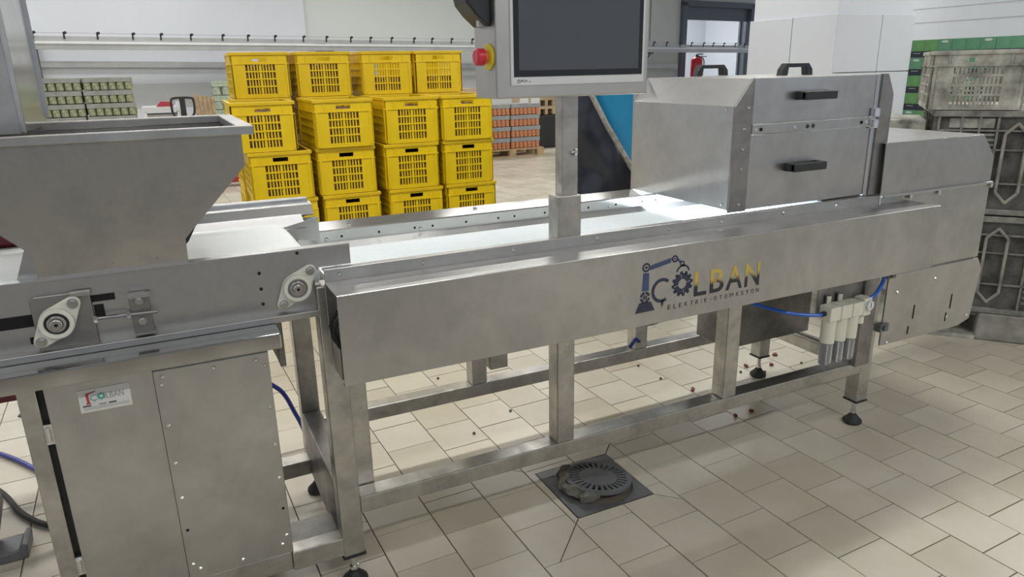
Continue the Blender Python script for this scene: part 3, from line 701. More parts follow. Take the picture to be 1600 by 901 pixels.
mb.build('rim', 'sheet_smeared', hp, bevel=0.0025)
B(-0.612, -0.310, 0.160, 0.1645, 1.036, 1.046).build('foot_strip', 'sheet_pale', hp)
for x in (-0.559, -0.465, -0.372): MB().dome((x, 0.1645, 1.062), (0, -1, 0), 0.0062, 0.005).build('bolt', 'bolt', hp)
MB().prism([(-0.66, 1.036), (-0.612, 1.036), (-0.612, 1.092), (-0.635, 1.10)], 'y', 0.20, 0.24).build('gusset', 'sheet', hp)
MB().prism([(-0.310, 1.075), (-0.300, 1.085), (-0.262, 1.150), (-0.275, 1.150), (-0.312, 1.10)], 'y', 0.19, 0.60).build('edge_seal', 'black_plastic', hp)
# ---- vertical chute above the hopper
ch = thing('steel_chute', (-0.85, 0.55, 1.33), 'tall stainless chute dropping into the hopper at the left edge', 'chute')
B(-1.25, -0.604, 0.345, 0.348, 1.345, 2.7).build('front_panel', 'sheet_smeared', ch)
B(-0.607, -0.604, 0.348, 0.75, 1.345, 2.7).build('side_panel', 'sheet_clean', ch)
B(-0.612, -0.596, 0.75, 0.756, 1.362, 2.7).build('edge_flange', 'sheet_pale', ch)
B(-0.612, -0.600, 0.338, 0.350, 1.345, 2.7).build('corner_seam', 'sheet', ch, bevel=0.004)
B(-1.25, -0.612, 0.75, 0.753, 1.345, 2.7).build('rear_panel', 'sheet_dull', ch)

# ---- base cabinet
cb = thing('base_cabinet', (-0.41, 0.4, 0), 'stainless base cabinet with screwed access panel and maker plate under the feed conveyor', 'cabinet')
B(-0.95, -0.130, 0.060, 0.64, 0.820, 0.860).build('top_slab', 'sheet_clean', cb, bevel=0.004)
B(-0.645, -0.158, 0.145, 0.60, 0.185, 0.820).build('body', 'sheet', cb)
B(-0.700, -0.662, 0.135, 0.175, 0.105, 0.820).build('corner_post', 'tube', cb, bevel=0.003)
B(-0.664, -0.645, 0.150, 0.160, 0.19, 0.82).build('shadow_gap', 'rubber', cb)  # dark strip standing in for shade between post and door
dr = B(-0.648, -0.424, 0.134, 0.145, 0.190, 0.818).build('door', 'sheet', cb, bevel=0.002)
for z in (0.684, 0.325): B(-0.662, -0.646, 0.130, 0.140, z - 0.025, z + 0.025).cyl((-0.654, 0.128, z - 0.018), (-0.654, 0.128, z + 0.018), 0.006, n=10).build('hinge', 'bolt', dr)
ap = B(-0.424, -0.160, 0.131, 0.145, 0.192, 0.791).build('access_panel', 'sheet', cb, bevel=0.0015)
for x, z in ((-0.405, 0.775), (-0.41, 0.755), (-0.29, 0.775), (-0.19, 0.775), (-0.170, 0.757), (-0.41, 0.645), (-0.41, 0.54), (-0.41, 0.44), (-0.172, 0.64), (-0.172, 0.53), (-0.172, 0.43), (-0.172, 0.25), (-0.185, 0.225), (-0.41, 0.24), (-0.29, 0.212), (-0.395, 0.222)):
    MB().dome((x, 0.131, z), (0, -1, 0), 0.0055, 0.004).build('screw', 'bolt', ap)
for x, z in ((-0.41, 0.345), (-0.172, 0.335)): MB().cyl((x, 0.1305, z), (x, 0.132, z), 0.0042, n=8).build('empty_screw_hole', 'hole', ap)
lp = B(-0.584, -0.477, 0.1328, 0.1345, 0.719, 0.776).build('maker_plate', 'sticker_white', cb)
lp['label'] = 'white printed maker plate'
yl = 0.1322
letters('lettering', 'Ç', -0.561, -0.546, 0.743, 0.760, yl, 'print_green', lp, 0.0)
m = MB(); ring(m, -0.5375, 0.7545, 0.0035, 0.0078, yl, yl + 0.0004, n=18)
for k in range(8): a = k * PI / 4; m.cyl((-0.5375 + 0.007 * math.cos(a), yl + 0.0002, 0.7545 + 0.007 * math.sin(a)), (-0.5375 + 0.0095 * math.cos(a), yl + 0.0002, 0.7545 + 0.0095 * math.sin(a)), 0.0012, n=4)
m.build('gear_print', 'print_green', lp)
letters('lettering', 'LBAN', -0.528, -0.491, 0.747, 0.761, yl, 'print_grey', lp)
MB().prism([(-0.571, 0.739), (-0.560, 0.739), (-0.563, 0.744), (-0.563, 0.763), (-0.547, 0.768), (-0.548, 0.770), (-0.569, 0.766), (-0.568, 0.744)], 'y', yl, yl + 0.0004).build('robot_print', 'print_red', lp)
B(-0.578, -0.561, yl, yl + 0.0004, 0.7335, 0.7365).build('print_bar', 'print_black', lp)
B(-0.545, -0.530, yl, yl + 0.0004, 0.7335, 0.7365).build('print_bar', 'print_grey', lp)
B(-0.525, -0.509, yl, yl + 0.0004, 0.7335, 0.7365).build('print_bar', 'print_black', lp)
for z in (0.730, 0.726): B(-0.577, -0.483, yl, yl + 0.0004, z, z + 0.0008).build('print_line', 'print_grey', lp)
B(-0.162, -0.020, 0.140, 0.190, 0.120, 0.180).build('base_rail', 'tube', cb, bevel=0.003)
B(-0.700, -0.162, 0.150, 0.195, 0.120, 0.180).build('base_rail', 'tube', cb, bevel=0.003)
B(-0.162, -0.020, 0.19, 0.30, 0.165, 0.172).build('floor_pan', 'sheet_dull', cb)
B(-0.66, -0.02, 0.62, 0.68, 0.130, 0.185).build('base_rail', 'tube', cb, bevel=0.003)
for x, y in ((-0.68, 0.155), (-0.68, 0.65)):
    MB().cyl((x, y, 0.03), (x, y, 0.125), 0.008, n=10).lathe([(0.0, 0), (0.036, 0), (0.036, 0.012), (0.014, 0.034), (0.0, 0.036)], x, y, 16).build('levelling_foot', 'rubber', cb)

# ================================================================== SORTING CONVEYOR (long machine)
sc = thing('sorting_conveyor', (1.1, 0.43, 0), 'long stainless sorting conveyor on square tube legs with robot logo cover', 'conveyor')
W0 = 0.062
LX = [-0.022, 0.692, 1.384, 2.118]
def leg(x, y, z0, z1): return B(x, x + W0, y, y + W0, z0, z1).build('leg', 'tube', sc, bevel=0.004)
YF, YR = 0.140, 0.684
for i, x in enumerate(LX):
    leg(x, YF, 0.112 if i in (0, 3) else 0.297, 0.94)
    leg(x - (0.07 if i == 1 else 0), YR, 0.112 if i in (0, 3) else 0.297, 0.94)
def foot(x, y):
    f = B(x - 0.034, x + 0.034, y - 0.034, y + 0.034, 0.106, 0.114).build('foot_cap', 'rubber', sc, bevel=0.002)
    MB().cyl((x, y, 0.03), (x, y, 0.108), 0.0085, n=12).cyl((x, y, 0.048), (x, y, 0.058), 0.014, n=6).build('stud', 'bolt', f)
    MB().lathe([(0.0, 0), (0.034, 0), (0.039, 0.006), (0.038, 0.014), (0.022, 0.030), (0.013, 0.042), (0.0, 0.043)], x, y, 20).build('foot_pad', 'rubber', f, smooth=True)
for x in (LX[0], LX[3]):
    for y in (YF, YR): foot(x + W0 / 2, y + W0 / 2)
RZ0, RZ1 = 0.245, 0.297
B(LX[0] + W0, LX[3], YF, YF + W0, RZ0, RZ1).build('front_rail', 'tube', sc, bevel=0.003)
B(LX[0] + W0, LX[3], YR, YR + W0, RZ0, RZ1).build('rear_rail', 'tube', sc, bevel=0.003)
for x in (LX[0], LX[3]): B(x, x + W0, YF + W0, YR, RZ0 if x > 1 else 0.13, RZ1 if x > 1 else 0.335).build('end_rail', 'tube' if x > 1 else 'sheet_dull', sc, bevel=0.003)
B(0.042, 0.100, 0.204, 0.262, 0.245, 0.94).build('inner_post', 'tube', sc, bevel=0.004)
B(0.70, 0.775, YR, YR + 0.06, 0.345, 0.72).build('rear_stub', 'tube', sc, bevel=0.003)
# cover along the front (open at the left end), with the logo
cv = MB(); T = 0.0025
CL = 2.2525
cv.box(0.0, CL, 0.0, T, 0.712, 0.950).box(0.0, CL, T, 0.140, 0.950 - T, 0.950).box(CL - T, CL, T, 0.140, 0.712, 0.950 - T).box(0.0, CL, T, 0.018, 0.712, 0.712 + T).box(0.0, CL, 0.136, 0.139, 0.72, 0.950 - T)
cover = cv.build('front_cover', 'sheet', sc, bevel=0.0018)
B(0.030, 0.034, T, 0.136, 0.72, 0.945).build('end_plate', 'sheet_dull', sc)
B(0.002, 0.006, 0.030, 0.125, 0.715, 0.80).build('end_tab', 'sheet', sc)
for y in (0.06, 0.10): MB().tube([(0.02, y, 0.88), (0.0, y + 0.01, 0.84), (0.015, y + 0.01, 0.78), (0.02, y, 0.72)], 0.005, 6).build('cable', 'rubber', sc)
for x, z in ((-0.012, 0.905), (0.008, 0.908), (-0.004, 0.862)): MB().cyl((x - 0.006, 0.152, z), (x + 0.006, 0.152, z), 0.009, n=6).build('nut', 'bolt', sc)
# logo
yl = -0.0006; y2 = -0.0001
def pl(name, pts, mat): return MB().prism(pts, 'y', yl, y2).build(name, mat, cover)
pl('robot_base', [(0.878, 0.756), (0.951, 0.757), (0.935, 0.787), (0.893, 0.788)], 'logo_navy')
m = MB(); ring(m, 0.913, 0.803, 0.010, 0.0185, yl, y2, 0.25, 1.45); ring(m, 0.913, 0.803, 0.010, 0.0185, yl, y2, 1.7, 3.0); ring(m, 0.913, 0.803, 0.010, 0.0185, yl, y2, 3.3, 4.5); ring(m, 0.913, 0.803, 0.010, 0.0185, yl, y2, 4.8, 6.1)
ring(m, 0.913, 0.803, 0.002, 0.007, yl, y2); m.build('robot_hub', 'logo_navy', cover)
pl('robot_arm', [(0.901, 0.824), (0.926, 0.822), (0.925, 0.878), (0.904, 0.880)], 'logo_arm')
m = MB(); ring(m, 0.914, 0.896, 0.0085, 0.0145, yl, y2); ring(m, 0.914, 0.896, 0.0, 0.0045, yl, y2); m.build('robot_elbow', 'logo_navy', cover)
pl('robot_arm', [(0.928, 0.8855), (0.9305, 0.9005), (1.006, 0.9145), (1.004, 0.899)], 'logo_arm')
m = MB(); ring(m, 1.019, 0.909, 0.006, 0.0115, yl, y2); ring(m, 1.019, 0.909, 0.0, 0.003, yl, y2); m.build('robot_wrist', 'logo_navy', cover)
pl('robot_arm', [(1.026, 0.905), (1.030, 0.910), (1.045, 0.899), (1.039, 0.892)], 'logo_arm')
m = MB(); ring(m, 1.048, 0.891, 0.004, 0.0088, yl, y2); m.build('robot_joint', 'logo_navy', cover)
m = MB(); ring(m, 1.052, 0.860, 0.021, 0.027, yl, y2, 0.25, PI - 0.25); m.prism([(1.044, 0.884), (1.054, 0.885), (1.060, 0.888), (1.052, 0.880)], 'y', yl, y2); m.build('robot_gripper', 'logo_navy', cover)
m = MB()
gx, gz = 1.052, 0.8255
for q in range(4): ring(m, gx, gz, 0.0155, 0.033, yl, y2, q * PI / 2 + 0.06 + 0.2, (q + 1) * PI / 2 - 0.06 + 0.2, 10)
for k in range(12):
    a = k * PI / 6 + 0.15; ca, sa = math.cos(a), math.sin(a)
    m.prism([(gx + 0.031 * ca - 0.0062 * sa, gz + 0.031 * sa + 0.0062 * ca), (gx + 0.031 * ca + 0.0062 * sa, gz + 0.031 * sa - 0.0062 * ca), (gx + 0.0405 * ca + 0.0045 * sa, gz + 0.0405 * sa - 0.0045 * ca), (gx + 0.0405 * ca - 0.0045 * sa, gz + 0.0405 * sa + 0.0045 * ca)], 'y', yl, y2)
m.build('gear_emblem', 'logo_navy', cover)
m = MB(); ring(m, 0.975, 0.816, 0.0285, 0.039, yl, y2, 0.85, 2 * PI - 1.05, 26); m.build('lettering', 'logo_navy', cover)     # C
pl('lettering', [(0.976, 0.784), (0.984, 0.784), (0.9795, 0.775), (0.9845, 0.775), (0.9745, 0.757), (0.9775, 0.770), (0.9725, 0.770)], 'logo_navy')  # lightning cedilla
letters('lettering', 'L', 1.099, 1.149, 0.776, 0.856, yl, 'logo_reflection', cover, 0.012)
letters('lettering', 'B', 1.162, 1.218, 0.777, 0.855, yl, 'logo_reflection', cover, 0.012)
letters('lettering', 'A', 1.228, 1.296, 0.776, 0.855, yl, 'logo_reflection', cover, 0.012)
letters('lettering', 'N', 1.307, 1.369, 0.775, 0.855, yl, 'logo_reflection', cover, 0.012)
sub = 'ELEKTRİK-OTOMASYON'
sx = 1.0
for k, chx in enumerate(sub):
    wd = {'İ': 0.003, '-': 0.007, 'M': 0.0145}.get(chx, 0.0115)
    if chx == '-': letters('lettering', chx, sx, sx + wd, 0.7555, 0.7575, yl, 'print_black', cover)
    else: letters('lettering', chx, sx, sx + wd, 0.750, 0.764 if chx != 'İ' else 0.768, yl, 'print_black', cover)
    sx += wd + (0.371 - (15 * 0.0115 + 0.003 + 0.007 + 0.0145)) / 17.0
# inner wall and belt bed
iw = B(0.002, 2.09, 0.140, 0.1435, 0.948, 0.982).build('inner_wall', 'sheet', sc, bevel=0.001)
for x in (0.04, 0.27, 0.545, 0.83, 1.10, 1.32, 1.60, 1.86): MB().dome((x, 0.140, 0.966), (0, -1, 0), 0.0065, 0.005).build('bolt', 'bolt', iw)
B(0.002, 2.09, 0.1435, 0.165, 0.978, 0.982).build('inner_lip', 'sheet', sc)
c0 = None
for k in range(21):
    y = 0.176 + k * 0.0195
    if c0 is None:
        c0 = MB().cyl((0.10, 0, 0), (2.05, 0, 0), 0.0080, n=8).build('belt_cord', 'cord_white', sc, off=(0, 0, 0)); o = c0
    else: o = c0.copy(); C.objects.link(o)
    o.location = Vector((0, y, 0.922)) - OFF[sc.name]
B(0.04, 2.09, 0.165, 0.60, 0.895, 0.911).build('belt_bed', 'belt_white', sc)
MB().cyl((0.10, 0.17, 0.921), (0.10, 0.59, 0.921), 0.0095, n=10).build('end_roller', 'cord_white', sc)
MB().prism([(0.580, 0.926), (0.632, 0.938), (0.632, 0.934), (0.580, 0.922)], 'x', 0.06, 2.09).build('rear_slope', 'sheet_pale', sc)
rw = B(0.02, 2.09, 0.632, 0.636, 0.934, 0.976).build('rear_wall', 'sheet_clean', sc)
for k in range(13): MB().cyl((0.16 + k * 0.105 + 0.02 * (k % 3), 0.6315, 0.955), (0.16 + k * 0.105 + 0.02 * (k % 3), 0.634, 0.955), 0.0042, n=8).build('hole', 'hole', rw)
for x in (0.11, 0.43, 0.95, 1.2): MB().dome((x, 0.632, 0.950), (0, -1, 0), 0.006, 0.005).build('bolt', 'bolt', rw)
rf = MB().prism([(0.632, 0.976), (0.638, 0.979), (0.725, 0.990), (0.725, 0.986), (0.640, 0.974)], 'x', 0.02, 2.09).build('rear_flange', 'sheet_clean', sc)
for x in (0.20, 0.66, 1.05): MB().dome((x, 0.69, 0.984), (0, 0, 1), 0.008, 0.008).build('bolt', 'bolt', rf)
B(0.02, 2.09, 0.722, 0.726, 0.70, 0.986).build('rear_skin', 'sheet', sc)
# dark drive housing below the hood
B(1.66, 2.118, 0.42, 0.62, 0.34, 0.72).build('drive_housing', 'sheet_dull', sc, bevel=0.004)
MB().cyl((2.10, 0.67, 0.318), (2.10, 0.22, 0.318), 0.006, n=8).build('end_bead', 'bolt', sc)
B(2.04, 2.118, 0.11, 0.14, 0.30, 0.70).build('mount_plate', 'sheet_dull', sc)

# ---- control panel on its post
hm = thing('control_panel', (0.735, 0.165, 0.95), 'stainless touch screen control panel on a square post', 'control panel')
ps = B(0.714, 0.767, 0.152, 0.196, 1.08, 1.392).build('post', 'tube', hm, bevel=0.003)
MB().dome((0.752, 0.152, 1.232), (0, -1, 0), 0.011, 0.012).cyl((0.752, 0.150, 1.232), (0.752, 0.136, 1.232), 0.005, n=8).build('clamp_bolt', 'bolt', ps)
B(0.696, 0.776, 0.146, 0.206, 0.94, 1.106).build('post_sleeve', 'tube', hm, bevel=0.003)
B(0.468, 0.938, 0.060, 0.200, 1.392, 1.775).build('housing', 'hmi_shell', hm, bevel=0.005)
B(0.507, 0.922, 0.0555, 0.062, 1.424, 1.745).build('bezel', 'bezel', hm, bevel=0.006)
sb = B(0.515, 0.913, 0.0535, 0.057, 1.446, 1.738).build('screen_glass', 'screen_border', hm, bevel=0.001)
B(0.529, 0.899, 0.0528, 0.0537, 1.462, 1.722).build('display', 'screen', sb)
m = MB(); ring(m, 0.5285, 1.4345, 0.0028, 0.0042, 0.0550, 0.0556); m.box(0.5275, 0.5295, 0.055, 0.0556, 1.4375, 1.4405); m.build('emblem', 'print_black', hm)
letters('lettering', 'IPC4', 0.534, 0.5525, 1.4325, 1.4390, 0.0553, 'print_black', hm, 0.02)
letters('lettering', 'me!', 0.5555, 0.564, 1.4320, 1.4355, 0.0553, 'print_black', hm, 0.01)
es = MB().cyl((0.463, 0.105, 1.497), (0.469, 0.105, 1.497), 0.033, n=28).build('emergency_stop', 'yellow_ring', hm, bevel=0.0015, smooth=True)
MB().cyl((0.448, 0.105, 1.497), (0.464, 0.105, 1.497), 0.016, n=20).build('collar', 'orange_plastic', es, smooth=True)
MB().cyl((0.433, 0.105, 1.497), (0.452, 0.105, 1.497), 0.0215, n=24).cyl((0.429, 0.105, 1.497), (0.433, 0.105, 1.497), 0.017, 0.0215, n=24).build('mushroom_button', 'red_button', es, smooth=True)
bk = MB().prism([(0.40, 1.64), (0.40, 1.80), (0.468, 1.80), (0.468, 1.570), (0.455, 1.572), (0.425, 1.598), (0.405, 1.622)], 'y', 0.085, 0.175).build('side_grip', 'black_plastic', hm, bevel=0.006)
MB().prism([(0.080, 1.80), (0.135, 1.80), (0.115, 1.57), (0.100, 1.57)], 'x', 0.440, 0.4685).build('grip_gusset', 'hmi_shell', bk)

# ---- inspection hood
hd = thing('inspection_hood', (1.73, 0.45, 0.95), 'stainless inspection hood with two handled doors over the belt', 'hood')
HX0, HX1 = 1.372, 2.118
prof = [(HX0, 0.992), (HX0, 1.335), (1.440, 1.422), (2.078, 1.424), (HX1, 1.352)]
def skin(a, b, y0, y1, name, mat, th=0.003, **k):
    (x0, z0), (x1, z1) = a, b; L_ = math.hypot(x1 - x0, z1 - z0); nx, nz = (z1 - z0) / L_ * th, -(x1 - x0) / L_ * th
    return MB().prism([(x0, z0), (x1, z1), (x1 + nx, z1 + nz), (x0 + nx, z0 + nz)], 'y', y0, y1).build(name, mat, hd, **k)
lpn = skin((HX0, 0.992), (HX0, 1.335), 0.176, 0.735, 'entry_panel', 'sheet_pale')
for y, z in ((0.21, 1.325), (0.70, 1.33), (0.20, 1.01)): MB().dome((HX0, y, z), (-1, 0, 0), 0.006, 0.005).build('bolt', 'bolt', lpn)
skin((HX0, 1.335), (1.440, 1.422), 0.176, 0.735, 'sloped_panel', 'sheet_pale')
top = skin((1.440, 1.422), (2.078, 1.424), 0.170, 0.735, 'top_panel', 'sheet')
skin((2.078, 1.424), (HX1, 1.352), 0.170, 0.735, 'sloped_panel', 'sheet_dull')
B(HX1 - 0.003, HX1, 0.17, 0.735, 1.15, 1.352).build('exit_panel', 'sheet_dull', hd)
B(HX0, HX1, 0.735, 0.738, 0.99, 1.42).build('rear_panel', 'sheet', hd)
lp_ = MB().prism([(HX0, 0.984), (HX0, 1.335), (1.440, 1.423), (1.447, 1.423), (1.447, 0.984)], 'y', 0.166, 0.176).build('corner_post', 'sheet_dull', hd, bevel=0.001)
for z in (1.33, 1.262, 1.195, 1.13, 1.01): MB().dome((1.412 if z < 1.3 else 1.425, 0.166, z), (0, -1, 0), 0.006, 0.006).build('bolt', 'bolt', lp_)
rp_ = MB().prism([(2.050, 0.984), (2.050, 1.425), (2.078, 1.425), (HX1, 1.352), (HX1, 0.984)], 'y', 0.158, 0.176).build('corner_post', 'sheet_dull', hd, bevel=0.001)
B(2.026, 2.050, 0.164, 0.176, 0.984, 1.424).build('door_stile', 'sheet_pale', hd, bevel=0.001)
ud = B(1.447, 2.026, 0.166, 0.172, 1.276, 1.423).build('upper_door', 'sheet', hd, bevel=0.0015)
ld = B(1.447, 2.026, 0.168, 0.172, 0.988, 1.240).build('lower_door', 'sheet', hd, bevel=0.0015)
hs = B(1.447, 2.030, 0.163, 0.172, 1.242, 1.274).build('hinge_strip', 'sheet', hd, bevel=0.001)
for x in (1.462, 1.485, 1.64, 1.97, 1.995): MB().cyl((x, 0.1605, 1.257), (x, 0.164, 1.257), 0.006, n=8).build('rivet', 'hole' if x in (1.485, 1.97) else 'bolt', hs)
for x in (1.70, 1.727): MB().cyl((x, 0.1618, 1.257), (x, 0.164, 1.257), 0.008, n=6).build('stamped_mark', 'print_black', hs)
for z in (1.290, 1.250): MB().cyl((2.030, 0.150, z - 0.014), (2.030, 0.150, z + 0.014), 0.010, n=10).box(2.012, 2.048, 0.158, 0.164, z - 0.016, z + 0.016).build('hinge', 'bolt', hd)
def bar_handle(par, x0, x1, z):
    mb = MB().prism([(0.168, z - 0.015), (0.130, z - 0.013), (0.124, z - 0.006), (0.124, z + 0.006), (0.130, z + 0.013), (0.168, z + 0.015)], 'x', x0, x0 + 0.018)
    mb.prism([(0.168, z - 0.015), (0.130, z - 0.013), (0.124, z - 0.006), (0.124, z + 0.006), (0.130, z + 0.013), (0.168, z + 0.015)], 'x', x1 - 0.018, x1)
    mb.box(x0, x1, 0.122, 0.140, z - 0.014, z + 0.014).build('handle', 'black_plastic', par, bevel=0.003)
bar_handle(ud, 1.635, 1.785, 1.362); bar_handle(ld, 1.615, 1.770, 1.122)
def top_handle(x0, x1, y):
    z = 1.425; mb = MB()
    mb.prism([(x0, z), (x0 + 0.028, z), (x0 + 0.032, z + 0.028), (x1 - 0.032, z + 0.028), (x1 - 0.028, z), (x1, z), (x1 - 0.004, z + 0.022), (x1 - 0.022, z + 0.042), (x0 + 0.022, z + 0.042), (x0 + 0.004, z + 0.022)], 'y', y, y + 0.028)
    mb.build('top_handle', 'black_plastic', top, bevel=0.002)
top_handle(1.690, 1.842, 0.29); top_handle(1.615, 1.775, 0.655)
# light bar inside the hood: the machine's own lamp
lb = B(1.45, 1.53, 0.20, 0.60, 1.255, 1.275).build('light_bar', 'rail_pale', hd)
area('hood_lamp', (1.485, 0.40, 1.25), (0, math.radians(16), 0), 0.06, 0.38, 38.0, (0.86, 0.94, 1.0))

# ---- discharge cover at the far end
ds = thing('discharge_cover', (2.45, 0.45, 0.33), 'stainless discharge cover with cut corner at the far end of the machine', 'cover')
MB().prism([(2.11, 0.655), (2.775, 0.655), (2.765, 1.081), (2.675, 1.176), (2.09, 1.178)], 'y', 0.140, 0.144).build('front_panel', 'sheet', ds, bevel=0.0012)
MB().prism([(2.20, 0.352), (2.70, 0.352), (2.775, 0.375), (2.800, 0.600), (2.765, 0.652), (2.20, 0.652)], 'y', 0.130, 0.138).build('lower_panel', 'sheet', ds, bevel=0.002)
B(2.09, 2.675, 0.144, 0.735, 1.174, 1.178).build('top_panel', 'sheet_pale', ds)
MB().prism([(2.675, 1.176), (2.765, 1.081), (2.761, 1.079), (2.673, 1.172)], 'y', 0.144, 0.735).build('sloped_panel', 'sheet', ds)
B(2.762, 2.766, 0.144, 0.735, 0.40, 1.081).build('end_panel', 'sheet', ds)
MB().prism([(2.11, 0.655), (2.775, 0.655), (2.765, 1.081), (2.675, 1.176), (2.09, 1.178)], 'y', 0.735, 0.738).build('rear_panel', 'sheet', ds)
st_ = B(2.10, 2.768, 0.126, 0.142, 0.972, 0.982).build('edge_strip', 'sheet_pale', ds, bevel=0.002)
for x in (2.25, 2.42, 2.755): MB().cyl((x, 0.122, 0.965), (x, 0.140, 0.965), 0.009, n=8).build('bolt', 'bolt', st_)
for x, z0, z1 in ((2.38, 0.44, 0.50), (2.36, 0.375, 0.41), (2.62, 0.445, 0.51), (2.60, 0.39, 0.43)): B(x, x + 0.008, 0.1292, 0.1305, z0, z1).build('slot', 'hole', ds)
for x, z in ((2.24, 0.36), (2.608, 0.41), (2.745, 0.395), (2.49, 0.60), (2.26, 0.575)): MB().dome((x, 0.130, z), (0, -1, 0), 0.007, 0.006).build('bolt', 'bolt', ds)
for z in (0.66, 0.435): B(2.175, 2.225, 0.120, 0.145, z - 0.016, z + 0.016).cyl((2.20, 0.110, z), (2.20, 0.125, z), 0.012, n=6).build('latch', 'cast_grey', ds)

# ---- air filter regulator
rg = thing('air_regulator', (1.92, 0.10, 0.36), 'beige air filter regulator with three clear bowls under the cover', 'air regulator')
for k in range(3):
    x = 1.812 + k * 0.060
    md_ = B(x, x + 0.056, 0.066, 0.122, 0.542, 0.598).build('regulator_head', 'regulator_plastic', rg, bevel=0.004)
    MB().cyl((x + 0.028, 0.094, 0.452), (x + 0.028, 0.094, 0.545), 0.0265, n=20).build('bowl_guard', 'regulator_plastic', md_, smooth=True)
    MB().lathe([(0.012, 0), (0.0225, 0.006), (0.0235, 0.02), (0.0235, 0.096), (0.0, 0.096)], x + 0.028, 0.094, 20, 0.358).build('bowl', 'clear_bowl', md_, smooth=True)
    MB().lathe([(0.004, 0.0), (0.013, 0.004), (0.015, 0.08), (0.0, 0.085)], x + 0.028, 0.094, 12, 0.366).build('filter_core', 'cast_grey', md_)
    MB().cyl((x + 0.004, 0.070, 0.37), (x + 0.004, 0.070, 0.45), 0.003, n=6).build('bowl_strut', 'bolt', md_)
    if k < 2: MB().cyl((x + 0.03, 0.110, 0.598), (x + 0.03, 0.110, 0.632), 0.011, n=12).build('bracket_knob', 'bolt', rg)
gb = B(1.994, 2.036, 0.070, 0.120, 0.535, 0.605).build('gauge_block', 'regulator_plastic', rg, bevel=0.003)
MB().cyl((2.016, 0.058, 0.578), (2.016, 0.070, 0.578), 0.018, n=20).build('gauge', 'bezel', gb)
B(2.0145, 2.0175, 0.0572, 0.0580, 0.570, 0.590).build('gauge_needle', 'print_black', gb)
MB().cyl((2.010, 0.095, 0.500), (2.010, 0.095, 0.538), 0.015, n=14).build('drain_fitting', 'regulator_plastic', rg)
B(1.80, 2.06, 0.120, 0.128, 0.56, 0.66).build('bracket', 'sheet_dull', rg)
MB().cyl((1.796, 0.094, 0.570), (1.812, 0.094, 0.570), 0.010, n=10).build('fitting', 'black_plastic', rg)
tag(MB().tube([(1.50, 0.30, 0.655), (1.55, 0.22, 0.622), (1.66, 0.13, 0.588), (1.76, 0.095, 0.572), (1.80, 0.094, 0.570)], 0.0065).build('air_hose', 'blue_hose'), 'blue air hose entering the left of the regulator', 'hose')
tag(MB().tube([(2.036, 0.095, 0.592), (2.065, 0.085, 0.605), (2.085, 0.075, 0.650), (2.08, 0.06, 0.712)], 0.0075).build('air_hose', 'blue_hose'), 'short blue air hose rising from the gauge end of the regulator', 'hose')
tag(MB().tube([(1.335, 0.66, 0.325), (1.355, 0.662, 0.345), (1.375, 0.672, 0.352), (1.40, 0.68, 0.335)], 0.008).build('hose_end', 'navy_hose'), 'short navy hose end on the rear rail', 'hose')

# ================================================================== FLOOR DRAIN
dn = thing('floor_drain', (0.92, 0.283, 0), 'square grey floor drain with round slotted grate beside the machine', 'drain')
mb = MB(); cx, cy, R_ = 0.935, 0.272, 0.128
n = 32; sq = []
for i in range(n):
    a = 2 * PI * i / n; ca, sa = math.cos(a), math.sin(a)
    ts = []
    if ca > 1e-9: ts.append((DR[1] - cx) / ca)
    if ca < -1e-9: ts.append((DR[0] - cx) / ca)
    if sa > 1e-9: ts.append((DR[3] - cy) / sa)
    if sa < -1e-9: ts.append((DR[2] - cy) / sa)
    tt = min(ts); sq.append((cx + tt * ca, cy + tt * sa))
ci = [(cx + R_ * math.cos(2 * PI * i / n), cy + R_ * math.sin(2 * PI * i / n)) for i in range(n)]
vs = [(p[0], p[1], 0.001) for p in sq] + [(p[0], p[1], 0.001) for p in ci] + [(p[0], p[1], -0.05) for p in ci]
fs = [[i, (i + 1) % n, n + (i + 1) % n, n + i] for i in range(n)] + [[n + i, n + (i + 1) % n, 2 * n + (i + 1) % n, 2 * n + i] for i in range(n)] + [list(range(2 * n, 3 * n))]
for x, y in ((DR[0], DR[2]), (DR[1], DR[2]), (DR[0], DR[3]), (DR[1], DR[3])):
    k = min(range(n), key=lambda i: (sq[i][0] - x) ** 2 + (sq[i][1] - y) ** 2); vs[k] = (x, y, 0.001)
mb.add(vs, fs).build('drain_frame', 'cast_grey', dn)
# grate: disc with radial slots, lifted a little on the left
tilt = Matrix.Translation((0.945, 0.288, 0.022)) @ Matrix.Rotation(math.radians(5), 4, 'Y') @ Matrix.Rotation(math.radians(-4), 4, 'X')
mb = MB(); GR = 0.125
def gp(r, a, z): return tilt @ Vector((r * math.cos(a), r * math.sin(a), z))
NS = 28; r_in, r_out = 0.070, 0.108
A = [2 * PI * i / (2 * NS) for i in range(2 * NS)]
for z in (0.0, -0.012):
    for r in (r_in, r_out, GR): mb.v += [tuple(gp(r, a, z)) for a in A]
K = 2 * NS
fs = [list(range(K))]
for i in range(K):
    j = (i + 1) % K
    if i % 2 == 0: fs.append([i, j, K + j, K + i])
    else:
        fs += [[i, j, 3 * K + j, 3 * K + i], [K + i, K + j, 4 * K + j, 4 * K + i]]
    if i % 2 == 0: fs += [[i, K + i, 4 * K + i, 3 * K + i], [j, K + j, 4 * K + j, 3 * K + j]]
    fs += [[K + i, K + j, 2 * K + j, 2 * K + i], [2 * K + i, 2 * K + j, 5 * K + j, 5 * K + i]]
mb.f = fs; mb.m = [0] * len(fs)
mb.build('grate', 'cast_grey', dn)
vs = []; n1, n2 = 22, 10
